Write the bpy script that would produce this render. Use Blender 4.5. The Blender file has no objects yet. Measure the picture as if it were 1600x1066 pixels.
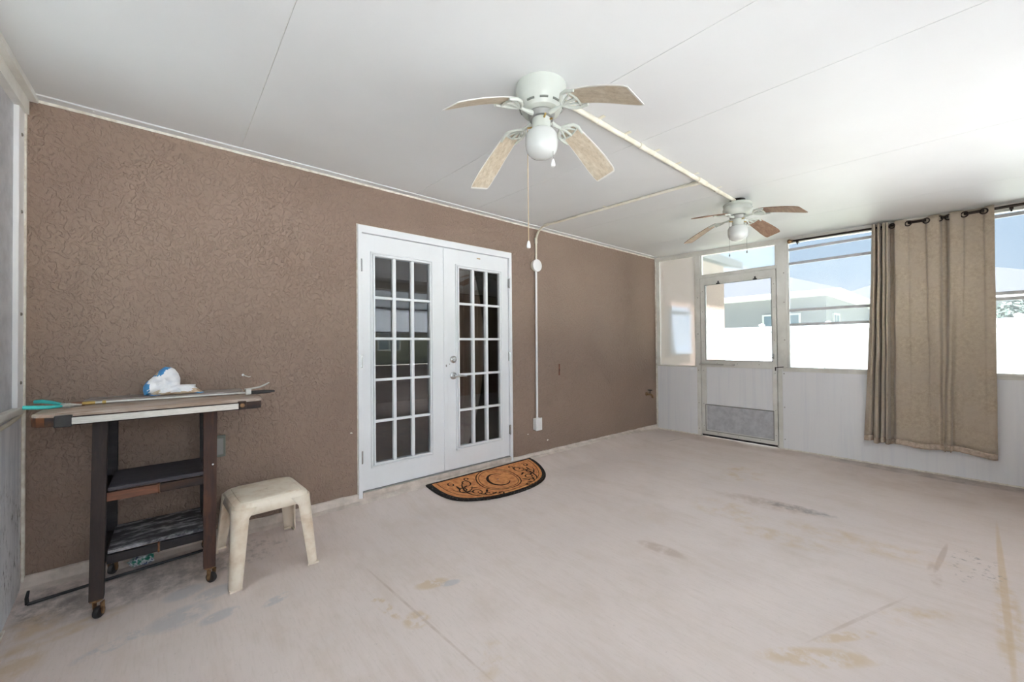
import bpy, bmesh, math, random
from mathutils import Vector, Matrix, noise
random.seed(7)
PI = math.pi
SC = bpy.context.scene
COL = SC.collection

def lin(r, g, b):
    f = lambda c: (c/255/12.92) if c/255 <= .04045 else ((c/255+.055)/1.055)**2.4
    return (f(r), f(g), f(b), 1.0)

# ------------------------------------------------------------------ camera
CAMZ = 1.262
yaw, pitch, roll = math.radians(49.43), math.radians(.67), math.radians(-.517)
fw = Vector((math.cos(yaw)*math.cos(pitch), math.sin(yaw)*math.cos(pitch), math.sin(pitch)))
rt = Vector((math.sin(yaw), -math.cos(yaw), 0)); up = rt.cross(fw)
r2 = rt*math.cos(roll) + up*math.sin(roll); u2 = -rt*math.sin(roll) + up*math.cos(roll)
cd = bpy.data.cameras.new('camera'); cam = bpy.data.objects.new('camera', cd); COL.objects.link(cam)
m = Matrix.Identity(4)
for i in range(3):
    m[i][0], m[i][1], m[i][2] = r2[i], u2[i], -fw[i]
m.translation = Vector((0, 0, CAMZ)); cam.matrix_world = m
cd.sensor_width = 36; cd.lens = 620.5*36/1600; cd.clip_start = .02; cd.clip_end = 300
SC.camera = cam

# ------------------------------------------------------------------ world, sun, exposure
SKY_STRENGTH, SUN_STRENGTH, EXPOSURE = .30, 22.0, 1.9
SC.view_settings.view_transform = 'Standard'; SC.view_settings.look = 'None'
SC.view_settings.gamma = 1; SC.view_settings.use_curve_mapping = False
SC.view_settings.exposure = EXPOSURE
SC.cycles.max_bounces = 12; SC.cycles.diffuse_bounces = 7; SC.cycles.transparent_max_bounces = 16
SC.cycles.sample_clamp_indirect = 8
W = bpy.data.worlds.new('sky'); SC.world = W; W.use_nodes = True
n, l = W.node_tree.nodes, W.node_tree.links
n.clear()
wo = n.new('ShaderNodeOutputWorld'); bg = n.new('ShaderNodeBackground'); bg.inputs[1].default_value = SKY_STRENGTH
tc = n.new('ShaderNodeTexCoord'); sp = n.new('ShaderNodeSeparateXYZ'); l.new(tc.outputs['Generated'], sp.inputs[0])
rp = n.new('ShaderNodeValToRGB'); l.new(sp.outputs[2], rp.inputs[0])
rp.color_ramp.elements[0].position = 0; rp.color_ramp.elements[0].color = (.80, .90, .96, 1)
rp.color_ramp.elements[1].position = .55; rp.color_ramp.elements[1].color = (.44, .68, .95, 1)
mp = n.new('ShaderNodeMapping'); mp.inputs['Scale'].default_value = (1, 1, 2.6); l.new(tc.outputs['Generated'], mp.inputs[0])
nz = n.new('ShaderNodeTexNoise'); nz.inputs['Scale'].default_value = 2.6; nz.inputs['Detail'].default_value = 6; nz.inputs['Distortion'].default_value = .3
l.new(mp.outputs[0], nz.inputs[0])
cr = n.new('ShaderNodeValToRGB'); cr.color_ramp.elements[0].position = .54; cr.color_ramp.elements[1].position = .74
l.new(nz.outputs[0], cr.inputs[0])
mx = n.new('ShaderNodeMix'); mx.data_type = 'RGBA'; l.new(cr.outputs[0], mx.inputs[0]); l.new(rp.outputs[0], mx.inputs[6])
mx.inputs[7].default_value = (.92, .95, 1.0, 1)
l.new(mx.outputs[2], bg.inputs[0]); l.new(bg.outputs[0], wo.inputs[0])
sd = bpy.data.lights.new('sun', 'SUN'); sd.energy = SUN_STRENGTH; sd.angle = math.radians(2); sd.color = (1, .985, .96)
sun = bpy.data.objects.new('sun', sd); COL.objects.link(sun)
sun.rotation_euler = Vector((-.2, -.23, .95)).to_track_quat('Z', 'Y').to_euler()

# ------------------------------------------------------------------ materials
class NT:
    def __init__(s, name):
        s.m = bpy.data.materials.new(name); s.m.use_nodes = True
        s.t = s.m.node_tree; s.n = s.t.nodes; s.l = s.t.links; s.n.clear()
        s.out = s.n.new('ShaderNodeOutputMaterial'); s.tc = s.n.new('ShaderNodeTexCoord')
    def link(s, a, b): s.l.new(a, b)
    def coord(s, scale=(1, 1, 1), kind='Object', loc=(0, 0, 0), rot=(0, 0, 0)):
        mp = s.n.new('ShaderNodeMapping'); mp.inputs['Scale'].default_value = scale; mp.inputs['Location'].default_value = loc
        mp.inputs['Rotation'].default_value = rot
        s.link(s.tc.outputs[kind], mp.inputs[0]); return mp.outputs[0]
    def noise(s, vec, scale, detail=4, rough=.5, dist=0):
        t = s.n.new('ShaderNodeTexNoise'); t.inputs['Scale'].default_value = scale; t.inputs['Detail'].default_value = detail
        t.inputs['Roughness'].default_value = rough; t.inputs['Distortion'].default_value = dist
        s.link(vec, t.inputs['Vector']); return t.outputs[0]
    def ramp(s, v, a, b, ca=0.0, cb=1.0):
        t = s.n.new('ShaderNodeMapRange'); t.inputs[1].default_value = a; t.inputs[2].default_value = b
        t.inputs[3].default_value = ca; t.inputs[4].default_value = cb
        s.link(v, t.inputs[0]); return t.outputs[0]
    def math(s, op, a, b=None):
        t = s.n.new('ShaderNodeMath'); t.operation = op
        for i, x in enumerate((a, b)):
            if x is None: continue
            if isinstance(x, (int, float)): t.inputs[i].default_value = x
            else: s.link(x, t.inputs[i])
        return t.outputs[0]
    def mix(s, f, a, b):
        t = s.n.new('ShaderNodeMix'); t.data_type = 'RGBA'
        for i, x in ((0, f), (6, a), (7, b)):
            if isinstance(x, (tuple, float, int)): t.inputs[i].default_value = x
            else: s.link(x, t.inputs[i])
        return t.outputs[2]
    def bsdf(s, col, rough=.5, spec=.5, metal=0.0, sheen=0):
        b = s.n.new('ShaderNodeBsdfPrincipled')
        if isinstance(col, tuple): b.inputs['Base Color'].default_value = col
        else: s.link(col, b.inputs['Base Color'])
        if isinstance(rough, float): b.inputs['Roughness'].default_value = rough
        else: s.link(rough, b.inputs['Roughness'])
        b.inputs['Specular IOR Level'].default_value = spec; b.inputs['Metallic'].default_value = metal
        if sheen: b.inputs['Sheen Weight'].default_value = sheen
        s.link(b.outputs[0], s.out.inputs[0]); s.b = b; return b
    def bump(s, h, strength=.3, dist=.003):
        t = s.n.new('ShaderNodeBump'); t.inputs['Strength'].default_value = strength; t.inputs['Distance'].default_value = dist
        s.link(h, t.inputs['Height']); s.link(t.outputs[0], s.b.inputs['Normal'])

def plain(name, c, c2=None, rough=.5, spec=.5, metal=0.0, scale=8, stretch=(1, 1, 1), lo=.4, hi=.65, bs=0, bscale=60, bd=.002, detail=5, sheen=0):
    t = NT(name); v = t.coord(stretch)
    if c2:
        f = t.ramp(t.noise(v, scale, detail, .6), lo, hi)
        col = t.mix(f, c, c2)
    else:
        col = t.mix(t.ramp(t.noise(v, scale, detail), .3, .7), c, tuple(x*.95 for x in c[:3])+(1,))
    t.bsdf(col, rough, spec, metal, sheen)
    if bs: t.bump(t.noise(t.coord(stretch), bscale, 4), bs, bd)
    return t.m

M = {}
# stucco: skip-trowelled knock-down relief
t = NT('brown_stucco'); v = t.coord((1, 1, .8))
a = t.noise(v, 24, 2, .5, 1.6); b_ = t.noise(v, 44, 3, .5, .8)
pl = t.ramp(a, .47, .56); ed = t.ramp(b_, .42, .62)
col = t.mix(t.ramp(t.noise(t.coord(), 1.3, 4), .3, .75), lin(154, 132, 117), lin(142, 120, 106))
col = t.mix(t.ramp(t.noise(t.coord((1, 1, 1)), 46, 4, .7), .72, .78), col, lin(176, 158, 146))
t.bsdf(col, .55, .45); h = t.math('ADD', pl, t.math('MULTIPLY', ed, .45)); t.bump(h, .85, .005); M['stucco'] = t.m
t = NT('ceiling_skin'); v = t.coord()
col = t.mix(t.ramp(t.noise(v, 1.1, 4), .35, .7), lin(218, 219, 219), lin(211, 211, 211))
t.bsdf(col, .48, .2); t.bump(t.noise(t.coord((1, 1, 1)), 95, 2), .12, .001); M['ceiling'] = t.m
M['seam'] = plain('seam_sealant', lin(236, 234, 226), lin(190, 184, 172), .6, scale=9, lo=.5, hi=.72)
M['white_paint'] = plain('white_door_paint', lin(236, 238, 240), None, .35, .5, scale=3)
M['alu'] = plain('white_aluminium', lin(224, 223, 217), lin(208, 206, 199), .38, .5, scale=5)
t = NT('knee_panel'); v = t.coord((9, 9, .35))
col = t.mix(t.ramp(t.noise(v, 2.2, 4, .6), .5, .8), lin(232, 232, 234), lin(222, 223, 228))
col = t.mix(t.ramp(t.noise(t.coord((14, 14, 1.2)), 1.7, 5, .7), .68, .86), col, lin(198, 198, 202))
t.bsdf(col, .42, .45); M['knee'] = t.m
t = NT('mildewed_panel'); v = t.coord((9, 9, 1.0))   # black mildew runs on the lower half
sep = t.n.new('ShaderNodeSeparateXYZ'); t.link(t.tc.outputs['Object'], sep.inputs[0])
col = t.mix(t.ramp(t.noise(t.coord((6, 6, .5)), 3, 4), .45, .7), lin(240, 241, 244), lin(214, 216, 222))
f = t.ramp(t.noise(t.coord((26, 26, 6)), 2.4, 8, .75), .53, .63)
f = t.math('MULTIPLY', f, t.ramp(sep.outputs[2], .82, .45)); f = t.math('MULTIPLY', f, t.ramp(sep.outputs[2], .02, .2))
f = t.math('MULTIPLY', f, t.ramp(t.noise(t.coord(), 7, 3), .35, .55))
t.bsdf(t.mix(f, col, lin(40, 40, 42)), .5, .4); M['mildew'] = t.m
M['kick'] = plain('kick_plate_metal', lin(196, 197, 201), lin(176, 177, 182), .4, .5, scale=14, bs=.15, bscale=220, bd=.0006)
def vinyl(name, tint, haze, rough=.15):
    t = NT(name); tr = t.n.new('ShaderNodeBsdfTransparent'); tr.inputs[0].default_value = tint
    tl = t.n.new('ShaderNodeBsdfTranslucent'); df = t.n.new('ShaderNodeBsdfDiffuse')
    nz = t.ramp(t.noise(t.coord((1, 1, .3)), 5, 4), .3, .7, haze*.8, haze*1.2)
    tl.inputs[0].default_value = (.88, .93, .99, 1); df.inputs[0].default_value = (.88, .91, .96, 1)
    m1 = t.n.new('ShaderNodeMixShader'); m1.inputs[0].default_value = .3; t.link(tl.outputs[0], m1.inputs[1]); t.link(df.outputs[0], m1.inputs[2])
    m2 = t.n.new('ShaderNodeMixShader'); t.link(nz, m2.inputs[0]); t.link(tr.outputs[0], m2.inputs[1]); t.link(m1.outputs[0], m2.inputs[2])
    gl = t.n.new('ShaderNodeBsdfGlossy'); gl.inputs['Roughness'].default_value = rough
    fr = t.n.new('ShaderNodeFresnel'); fr.inputs[0].default_value = 1.35
    m3 = t.n.new('ShaderNodeMixShader'); t.link(fr.outputs[0], m3.inputs[0]); t.link(m2.outputs[0], m3.inputs[1]); t.link(gl.outputs[0], m3.inputs[2])
    t.link(m3.outputs[0], t.out.inputs[0]); return t.m
M['vinyl'] = vinyl('hazy_window_vinyl', (.80, .84, .90, 1), .10)
M['vinyl_milky'] = vinyl('milky_window_vinyl', (.95, .96, 1, 1), .8)
M['vinyl_diffuser'] = vinyl('diffuser_window_vinyl', (.95, .96, 1, 1), 1.3)
M['vinyl_clear'] = vinyl('clear_window_vinyl', (.80, .84, .89, 1), .03)
t = NT('frosted_window_vinyl'); rf = t.n.new('ShaderNodeBsdfRefraction'); rf.inputs['Roughness'].default_value = .36; rf.inputs['IOR'].default_value = 1.12
rf.inputs['Color'].default_value = (.84, .84, .87, 1); tl = t.n.new('ShaderNodeBsdfTranslucent'); tl.inputs[0].default_value = (.4, .4, .41, 1)
df = t.n.new('ShaderNodeBsdfDiffuse'); df.inputs[0].default_value = (.85, .84, .83, 1)
m1 = t.n.new('ShaderNodeMixShader'); m1.inputs[0].default_value = .75; t.link(tl.outputs[0], m1.inputs[1]); t.link(df.outputs[0], m1.inputs[2])
m2 = t.n.new('ShaderNodeMixShader'); m2.inputs[0].default_value = .5; t.link(rf.outputs[0], m2.inputs[1]); t.link(m1.outputs[0], m2.inputs[2])
t.link(m2.outputs[0], t.out.inputs[0]); M['vinyl_frost'] = t.m
t = NT('soft_window_vinyl'); rf = t.n.new('ShaderNodeBsdfRefraction'); rf.inputs['Roughness'].default_value = .2; rf.inputs['IOR'].default_value = 1.12
rf.inputs['Color'].default_value = (.84, .88, .93, 1); tl = t.n.new('ShaderNodeBsdfTranslucent'); tl.inputs[0].default_value = (.8, .85, .9, 1)
m2 = t.n.new('ShaderNodeMixShader'); m2.inputs[0].default_value = .12; t.link(rf.outputs[0], m2.inputs[1]); t.link(tl.outputs[0], m2.inputs[2])
t.link(m2.outputs[0], t.out.inputs[0]); M['vinyl_soft'] = t.m
t = NT('door_glass'); tr = t.n.new('ShaderNodeBsdfTransparent'); tr.inputs[0].default_value = (.86, .86, .86, 1)
gl = t.n.new('ShaderNodeBsdfGlossy'); gl.inputs['Roughness'].default_value = .0
fr = t.n.new('ShaderNodeFresnel'); fr.inputs[0].default_value = 1.68
m3 = t.n.new('ShaderNodeMixShader'); t.link(fr.outputs[0], m3.inputs[0]); t.link(tr.outputs[0], m3.inputs[1]); t.link(gl.outputs[0], m3.inputs[2])
t.link(m3.outputs[0], t.out.inputs[0]); M['glass'] = t.m

# concrete floor: worn pinkish paint, rust streaks, grey bare patches, scuffs, grime, painted shade under the cart and by the far wall
t = NT('painted_concrete'); v = t.coord()
sep = t.n.new('ShaderNodeSeparateXYZ'); t.link(t.tc.outputs['Object'], sep.inputs[0]); X_, Y_ = sep.outputs[0], sep.outputs[1]
col = t.mix(t.ramp(t.noise(v, .9, 5, .6), .3, .7), lin(228, 214, 207), lin(216, 203, 197))
col = t.mix(t.ramp(t.noise(t.coord((5, .8, 1)), 2.0, 6, .7), .5, .95), col, lin(206, 189, 176))
col = t.mix(t.ramp(t.noise(t.coord((1.2, .8, 1)), 2.6, 7, .7), .5, .8), col, lin(210, 194, 182))
col = t.mix(t.ramp(t.noise(t.coord((30, 3, 1)), 3, 5, .7), .5, .9), col, lin(206, 192, 182))
col = t.mix(t.ramp(t.noise(v, 60, 3, .7), .62, .8), col, lin(196, 184, 176))
def blob(x, y, rx, ry, ang=0, scale=9, lo=.42, hi=.6, stretch=(1, 1, 1), soft=.6):
    c, s_ = math.cos(ang), math.sin(ang)
    dx = t.math('SUBTRACT', X_, x); dy = t.math('SUBTRACT', Y_, y)
    u = t.math('DIVIDE', t.math('ADD', t.math('MULTIPLY', dx, c), t.math('MULTIPLY', dy, s_)), rx)
    w = t.math('DIVIDE', t.math('SUBTRACT', t.math('MULTIPLY', dy, c), t.math('MULTIPLY', dx, s_)), ry)
    d = t.math('ADD', t.math('MULTIPLY', u, u), t.math('MULTIPLY', w, w))
    f = t.ramp(d, 1, 1-soft)
    g = t.ramp(t.noise(t.coord(stretch, rot=(0, 0, -ang)), scale, 6, .65), lo, hi)
    return t.math('MULTIPLY', f, g)
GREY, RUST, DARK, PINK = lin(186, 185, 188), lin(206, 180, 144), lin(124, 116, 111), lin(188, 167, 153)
BL = [(.05, 2.68, .10, .07, .2, 9, .36, .44, GREY), (.17, 2.58, .10, .07, .2, 9, .36, .44, GREY), (.03, 2.45, .14, .10, .2, 8, .36, .46, GREY),
      (.17, 2.34, .09, .05, .2, 12, .4, .46, GREY), (.40, 2.3, .08, .04, .3, 14, .44, .52, GREY), (-.17, 2.42, .16, .05, .3, 12, .45, .56, GREY),
      (-.1, 2.9, .5, .2, 0, 16, .35, .6, DARK), (.3, 2.9, .35, .15, 0, 18, .5, .7, DARK), (-.45, 2.95, .16, .18, 0, 18, .42, .62, DARK),  # first patch: shade under the cart painted into the floor colour
      (-.33, 2.68, .22, .06, .25, 7, .38, .6, RUST), (-.48, 2.8, .12, .1, .2, 9, .4, .6, RUST), (-.5, 2.5, .12, .2, .0, 9, .4, .6, RUST),
      (.78, 1.92, .035, .2, .1, 16, .5, .58, RUST), (.86, 1.7, .07, .07, 0, 12, .44, .54, RUST), (1.05, 1.9, .10, .05, -.3, 14, .42, .47, RUST), (1.13, 1.84, .06, .03, -.3, 14, .42, .48, GREY),
      (.88, 1.75, .008, .65, .07, 5, .3, .6, PINK), (.95, 1.3, .2, .1, 0, 8, .5, .7, RUST),
      (1.97, .43, .26, .06, -.77, 13, .43, .54, RUST), (2.2, .38, .17, .03, -.55, 14, .45, .56, RUST), (2.4, .36, .42, .010, -.32, 4, .3, .6, PINK), (2.6, .2, .2, .07, -.6, 9, .45, .65, RUST),
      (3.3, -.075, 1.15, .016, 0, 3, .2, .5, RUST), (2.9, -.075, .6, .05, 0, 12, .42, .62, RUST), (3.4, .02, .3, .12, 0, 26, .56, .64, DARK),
      (3.42, .15, .28, .016, -.06, 3, .25, .5, PINK), (3.15, .165, .18, .03, .12, 8, .4, .6, PINK),
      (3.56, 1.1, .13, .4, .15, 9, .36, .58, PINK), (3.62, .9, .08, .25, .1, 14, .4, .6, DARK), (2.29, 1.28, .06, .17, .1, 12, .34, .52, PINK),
      (3.2, 1.25, .2, .3, 0, 7, .45, .68, RUST), (3.0, .85, .12, .3, .1, 8, .42, .65, RUST), (3.3, .5, .15, .5, .1, 7, .45, .68, RUST), (4.2, 1.5, .3, .2, 0, 8, .48, .66, RUST),
      (5.44, .3, .13, 1.1, 0, 6, .3, .6, DARK), (5.4, 2.1, .2, 1.2, 0, 4, .25, .7, PINK), (5.1, .2, .55, 1.1, 0, 4, .25, .75, PINK), (5.05, 2.6, .2, .008, -.2, 4, .3, .5, DARK)]  # third patch: soft shade at the far right painted into the colour
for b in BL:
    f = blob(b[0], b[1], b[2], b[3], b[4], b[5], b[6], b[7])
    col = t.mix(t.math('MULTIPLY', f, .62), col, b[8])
f = t.ramp(t.noise(v, 95, 2, .5), .79, .81); col = t.mix(t.math('MULTIPLY', f, .6), col, lin(70, 62, 56))     # specks of grit
f = t.ramp(t.noise(t.coord(loc=(5, 3, 1)), 80, 2, .5), .79, .81); col = t.mix(t.math('MULTIPLY', f, .7), col, lin(236, 232, 226))
t.bsdf(col, t.ramp(t.noise(v, 3, 4), .3, .7, .42, .62), .4); t.bump(t.noise(v, 40, 6, .65), .12, .003); M['floor'] = t.m
M['curb'] = plain('bare_concrete', lin(220, 208, 198), lin(196, 184, 174), .8, .2, scale=12, bs=.5, bscale=45, bd=.006)
M['grout'] = plain('dry_caulk', lin(236, 232, 222), lin(208, 200, 186), .7, scale=20)
M['chrome'] = plain('satin_nickel', lin(190, 190, 188), None, .25, metal=1.0)
M['steel'] = plain('brushed_aluminium', lin(214, 213, 208), lin(190, 188, 182), .35, metal=.85, scale=30, stretch=(1, 20, 20))
M['rust_steel'] = plain('rusty_brass_plate', lin(160, 128, 92), lin(92, 62, 42), .5, metal=.6, scale=40)
M['black_iron'] = plain('bronze_black_metal', lin(38, 31, 28), lin(54, 42, 34), .38, .5, metal=.5)
M['black_rubber'] = plain('black_plastic', lin(30, 30, 32), lin(52, 50, 50), .45, scale=30)
M['screw'] = plain('screw_metal', lin(150, 146, 138), None, .4, metal=.7)
def wood(name, c1, c2, c3, stretch=(2, 14, 14), rough=.55, bs=.25, lo=.45, hi=.7):
    t = NT(name); v = t.coord(stretch)
    f = t.ramp(t.noise(v, 3.2, 6, .65, .6), .3, .7); col = t.mix(f, c1, c2)
    g = t.ramp(t.noise(t.coord(tuple(x*.45 for x in stretch)), 4.1, 6, .7), lo, hi); col = t.mix(g, col, c3)
    t.bsdf(col, rough, .35); t.bump(t.noise(v, 12, 4, .7), bs, .002); return t.m
M['wood_top'] = wood('weathered_tabletop', lin(176, 154, 138), lin(146, 124, 108), lin(196, 186, 178))
M['wood_edge'] = wood('dark_table_edge', lin(52, 40, 36), lin(30, 25, 26), lin(84, 58, 42))
M['wood_amber'] = wood('amber_table_end', lin(122, 74, 40), lin(92, 52, 30), lin(60, 36, 26))
M['wood_leg'] = wood('dark_stained_leg', lin(58, 46, 42), lin(36, 30, 30), lin(92, 62, 50), (14, 14, 2), lo=.62, hi=.8)
M['wood_red'] = wood('reddish_leg', lin(84, 58, 48), lin(56, 40, 36), lin(112, 74, 54), (14, 14, 2), lo=.55, hi=.8)
M['wood_black'] = wood('blackened_wood', lin(38, 34, 36), lin(24, 22, 25), lin(50, 46, 48))
M['wood_shelf'] = wood('grimy_shelf', lin(66, 64, 68), lin(42, 41, 45), lin(176, 174, 176), (5, 11, 9), lo=.47, hi=.66)
M['wood_shelf2'] = wood('slate_shelf', lin(82, 80, 86), lin(62, 60, 66), lin(130, 132, 140), (3, 9, 9), lo=.6, hi=.8)
M['wood_tan'] = wood('worn_reddish_apron', lin(140, 92, 68), lin(104, 68, 52), lin(72, 50, 42))
M['wood_grey'] = wood('loose_grey_plank', lin(150, 138, 130), lin(128, 116, 108), lin(170, 162, 158))
M['blade'] = wood('whitewashed_blade', lin(206, 192, 170), lin(178, 164, 142), lin(214, 204, 186), (3, 22, 22), bs=.05)
M['blade_y'] = wood('whitewashed_blade_cross', lin(206, 192, 170), lin(178, 164, 142), lin(214, 204, 186), (22, 3, 22), bs=.05)
M['blade_edge'] = plain('white_blade_top', lin(220, 218, 212), None, .4)
M['blade_brown'] = wood('brown_blade', lin(146, 114, 94), lin(124, 94, 76), lin(160, 130, 108), (3, 22, 22), bs=.05)
M['fan_white'] = plain('fan_enamel', lin(200, 204, 196), None, .25, .5)
M['fan_grey'] = plain('motor_grey', lin(150, 150, 146), None, .4, metal=.3)
M['vent_dark'] = plain('vent_shadow_grey', lin(120, 124, 116), None, .6)
t = NT('opal_glass'); t.bsdf(lin(206, 208, 205), .12, .5); t.b.inputs['Subsurface Weight'].default_value = .3
t.b.inputs['Subsurface Radius'].default_value = (.05, .05, .05); M['opal'] = t.m
M['brass'] = plain('brass', lin(190, 160, 96), None, .3, metal=.9)
M['cord'] = plain('tan_cord', lin(190, 168, 138), None, .7)
M['conduit'] = plain('painted_conduit', lin(232, 228, 214), lin(214, 206, 186), .4, scale=6)
M['pvc'] = plain('white_pvc', lin(238, 238, 238), None, .4)
t = NT('curtain_chenille'); v = t.coord((1, 1, 1))
col = t.mix(t.ramp(t.noise(v, 34, 6, .75), .35, .7), lin(188, 174, 155), lin(160, 146, 128))
col = t.mix(t.ramp(t.noise(v, 5, 4), .4, .7), col, lin(178, 165, 150))
t.bsdf(col, .85, .15, 0.0, .3); t.bump(t.noise(v, 150, 3, .7), .5, .003); M['curtain'] = t.m
M['hem'] = plain('curtain_hem', lin(196, 180, 164), lin(170, 154, 138), .85, .15, scale=40, bs=.4, bscale=120)
M['lining'] = plain('grey_lining', lin(150, 146, 144), lin(120, 116, 116), .8, .2, scale=30, stretch=(1, 1, .1))
M['plastic_tan'] = plain('stained_resin', lin(240, 228, 210), lin(216, 194, 168), .45, .4, scale=9, lo=.46, hi=.7, bs=.1)
M['coir'] = plain('coir_pile', lin(226, 158, 104), lin(196, 124, 80), .95, .1, scale=26, bs=.8, bscale=260, bd=.004)
M['coir_black'] = plain('black_mat_border', lin(38, 34, 32), lin(128, 118, 108), .85, .2, scale=70, lo=.55, hi=.75, bs=.8, bscale=180, bd=.004)
M['ink'] = plain('black_print', lin(48, 36, 30), lin(70, 50, 38), .95, .1, scale=60)
M['teal'] = plain('teal_rubber_grip', lin(64, 200, 192), lin(52, 176, 178), .4, scale=30)
M['bag'] = plain('white_bag_paper', lin(242, 241, 242), lin(220, 222, 228), .4, .5, scale=30, lo=.45, hi=.75)
M['bag_blue'] = plain('blue_bag_print', lin(78, 158, 214), lin(58, 130, 190), .4, .5, scale=30)
M['bag_tan'] = plain('tan_bag_print', lin(206, 186, 158), lin(178, 150, 124), .45, .4, scale=40)
t = NT('printed_packet'); nn = t.noise(t.coord((1, 1, 1)), 38, 3)
col = t.mix(t.ramp(nn, .42, .5), lin(36, 130, 110), lin(200, 210, 214)); col = t.mix(t.ramp(nn, .56, .62), col, lin(60, 78, 120))
t.bsdf(col, .3, .5); M['packet'] = t.m
M['fence'] = plain('white_vinyl_fence', lin(212, 212, 216), None, .5)
M['house_wall'] = plain('neighbour_render', lin(146, 146, 154), None, .8, .2)
M['siding'] = plain('grey_green_siding', lin(124, 126, 122), None, .7, .2)
M['shingle'] = plain('grey_shingles', lin(63, 63, 64), lin(56, 56, 57), .9, .1, scale=12)
M['dark_glass'] = plain('house_window_glass', lin(110, 128, 146), None, .1, .5)
M['side_pane'] = plain('blue_grey_pane', lin(138, 154, 170), None, .3, .5)
t = NT('lawn'); v = t.coord(); col = t.mix(t.ramp(t.noise(v, 3, 6), .35, .65), lin(138, 140, 120), lin(126, 128, 106))
t.bsdf(col, .95, .1); M['lawn'] = t.m
M['bounce_patio'] = plain('bounce_concrete', lin(188, 189, 188), lin(176, 176, 174), .85, .2, scale=3)
M['inner_wall'] = plain('indoor_paint', lin(150, 128, 112), None, .8)
M['inner_floor'] = plain('indoor_floor', lin(128, 98, 78), lin(110, 82, 66), .6, scale=6)
M['drape'] = plain('indoor_drape', lin(128, 108, 96), lin(104, 86, 76), .9, .1, scale=10, stretch=(12, 12, .5))
M['drape_light'] = plain('pale_indoor_drape', lin(208, 204, 198), None, .9, .1)
M['leaf'] = plain('tree_leaves', lin(52, 66, 50), lin(42, 56, 42), .7, scale=2)
M['bark'] = plain('tree_bark', lin(104, 92, 80), None, .9)

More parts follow.
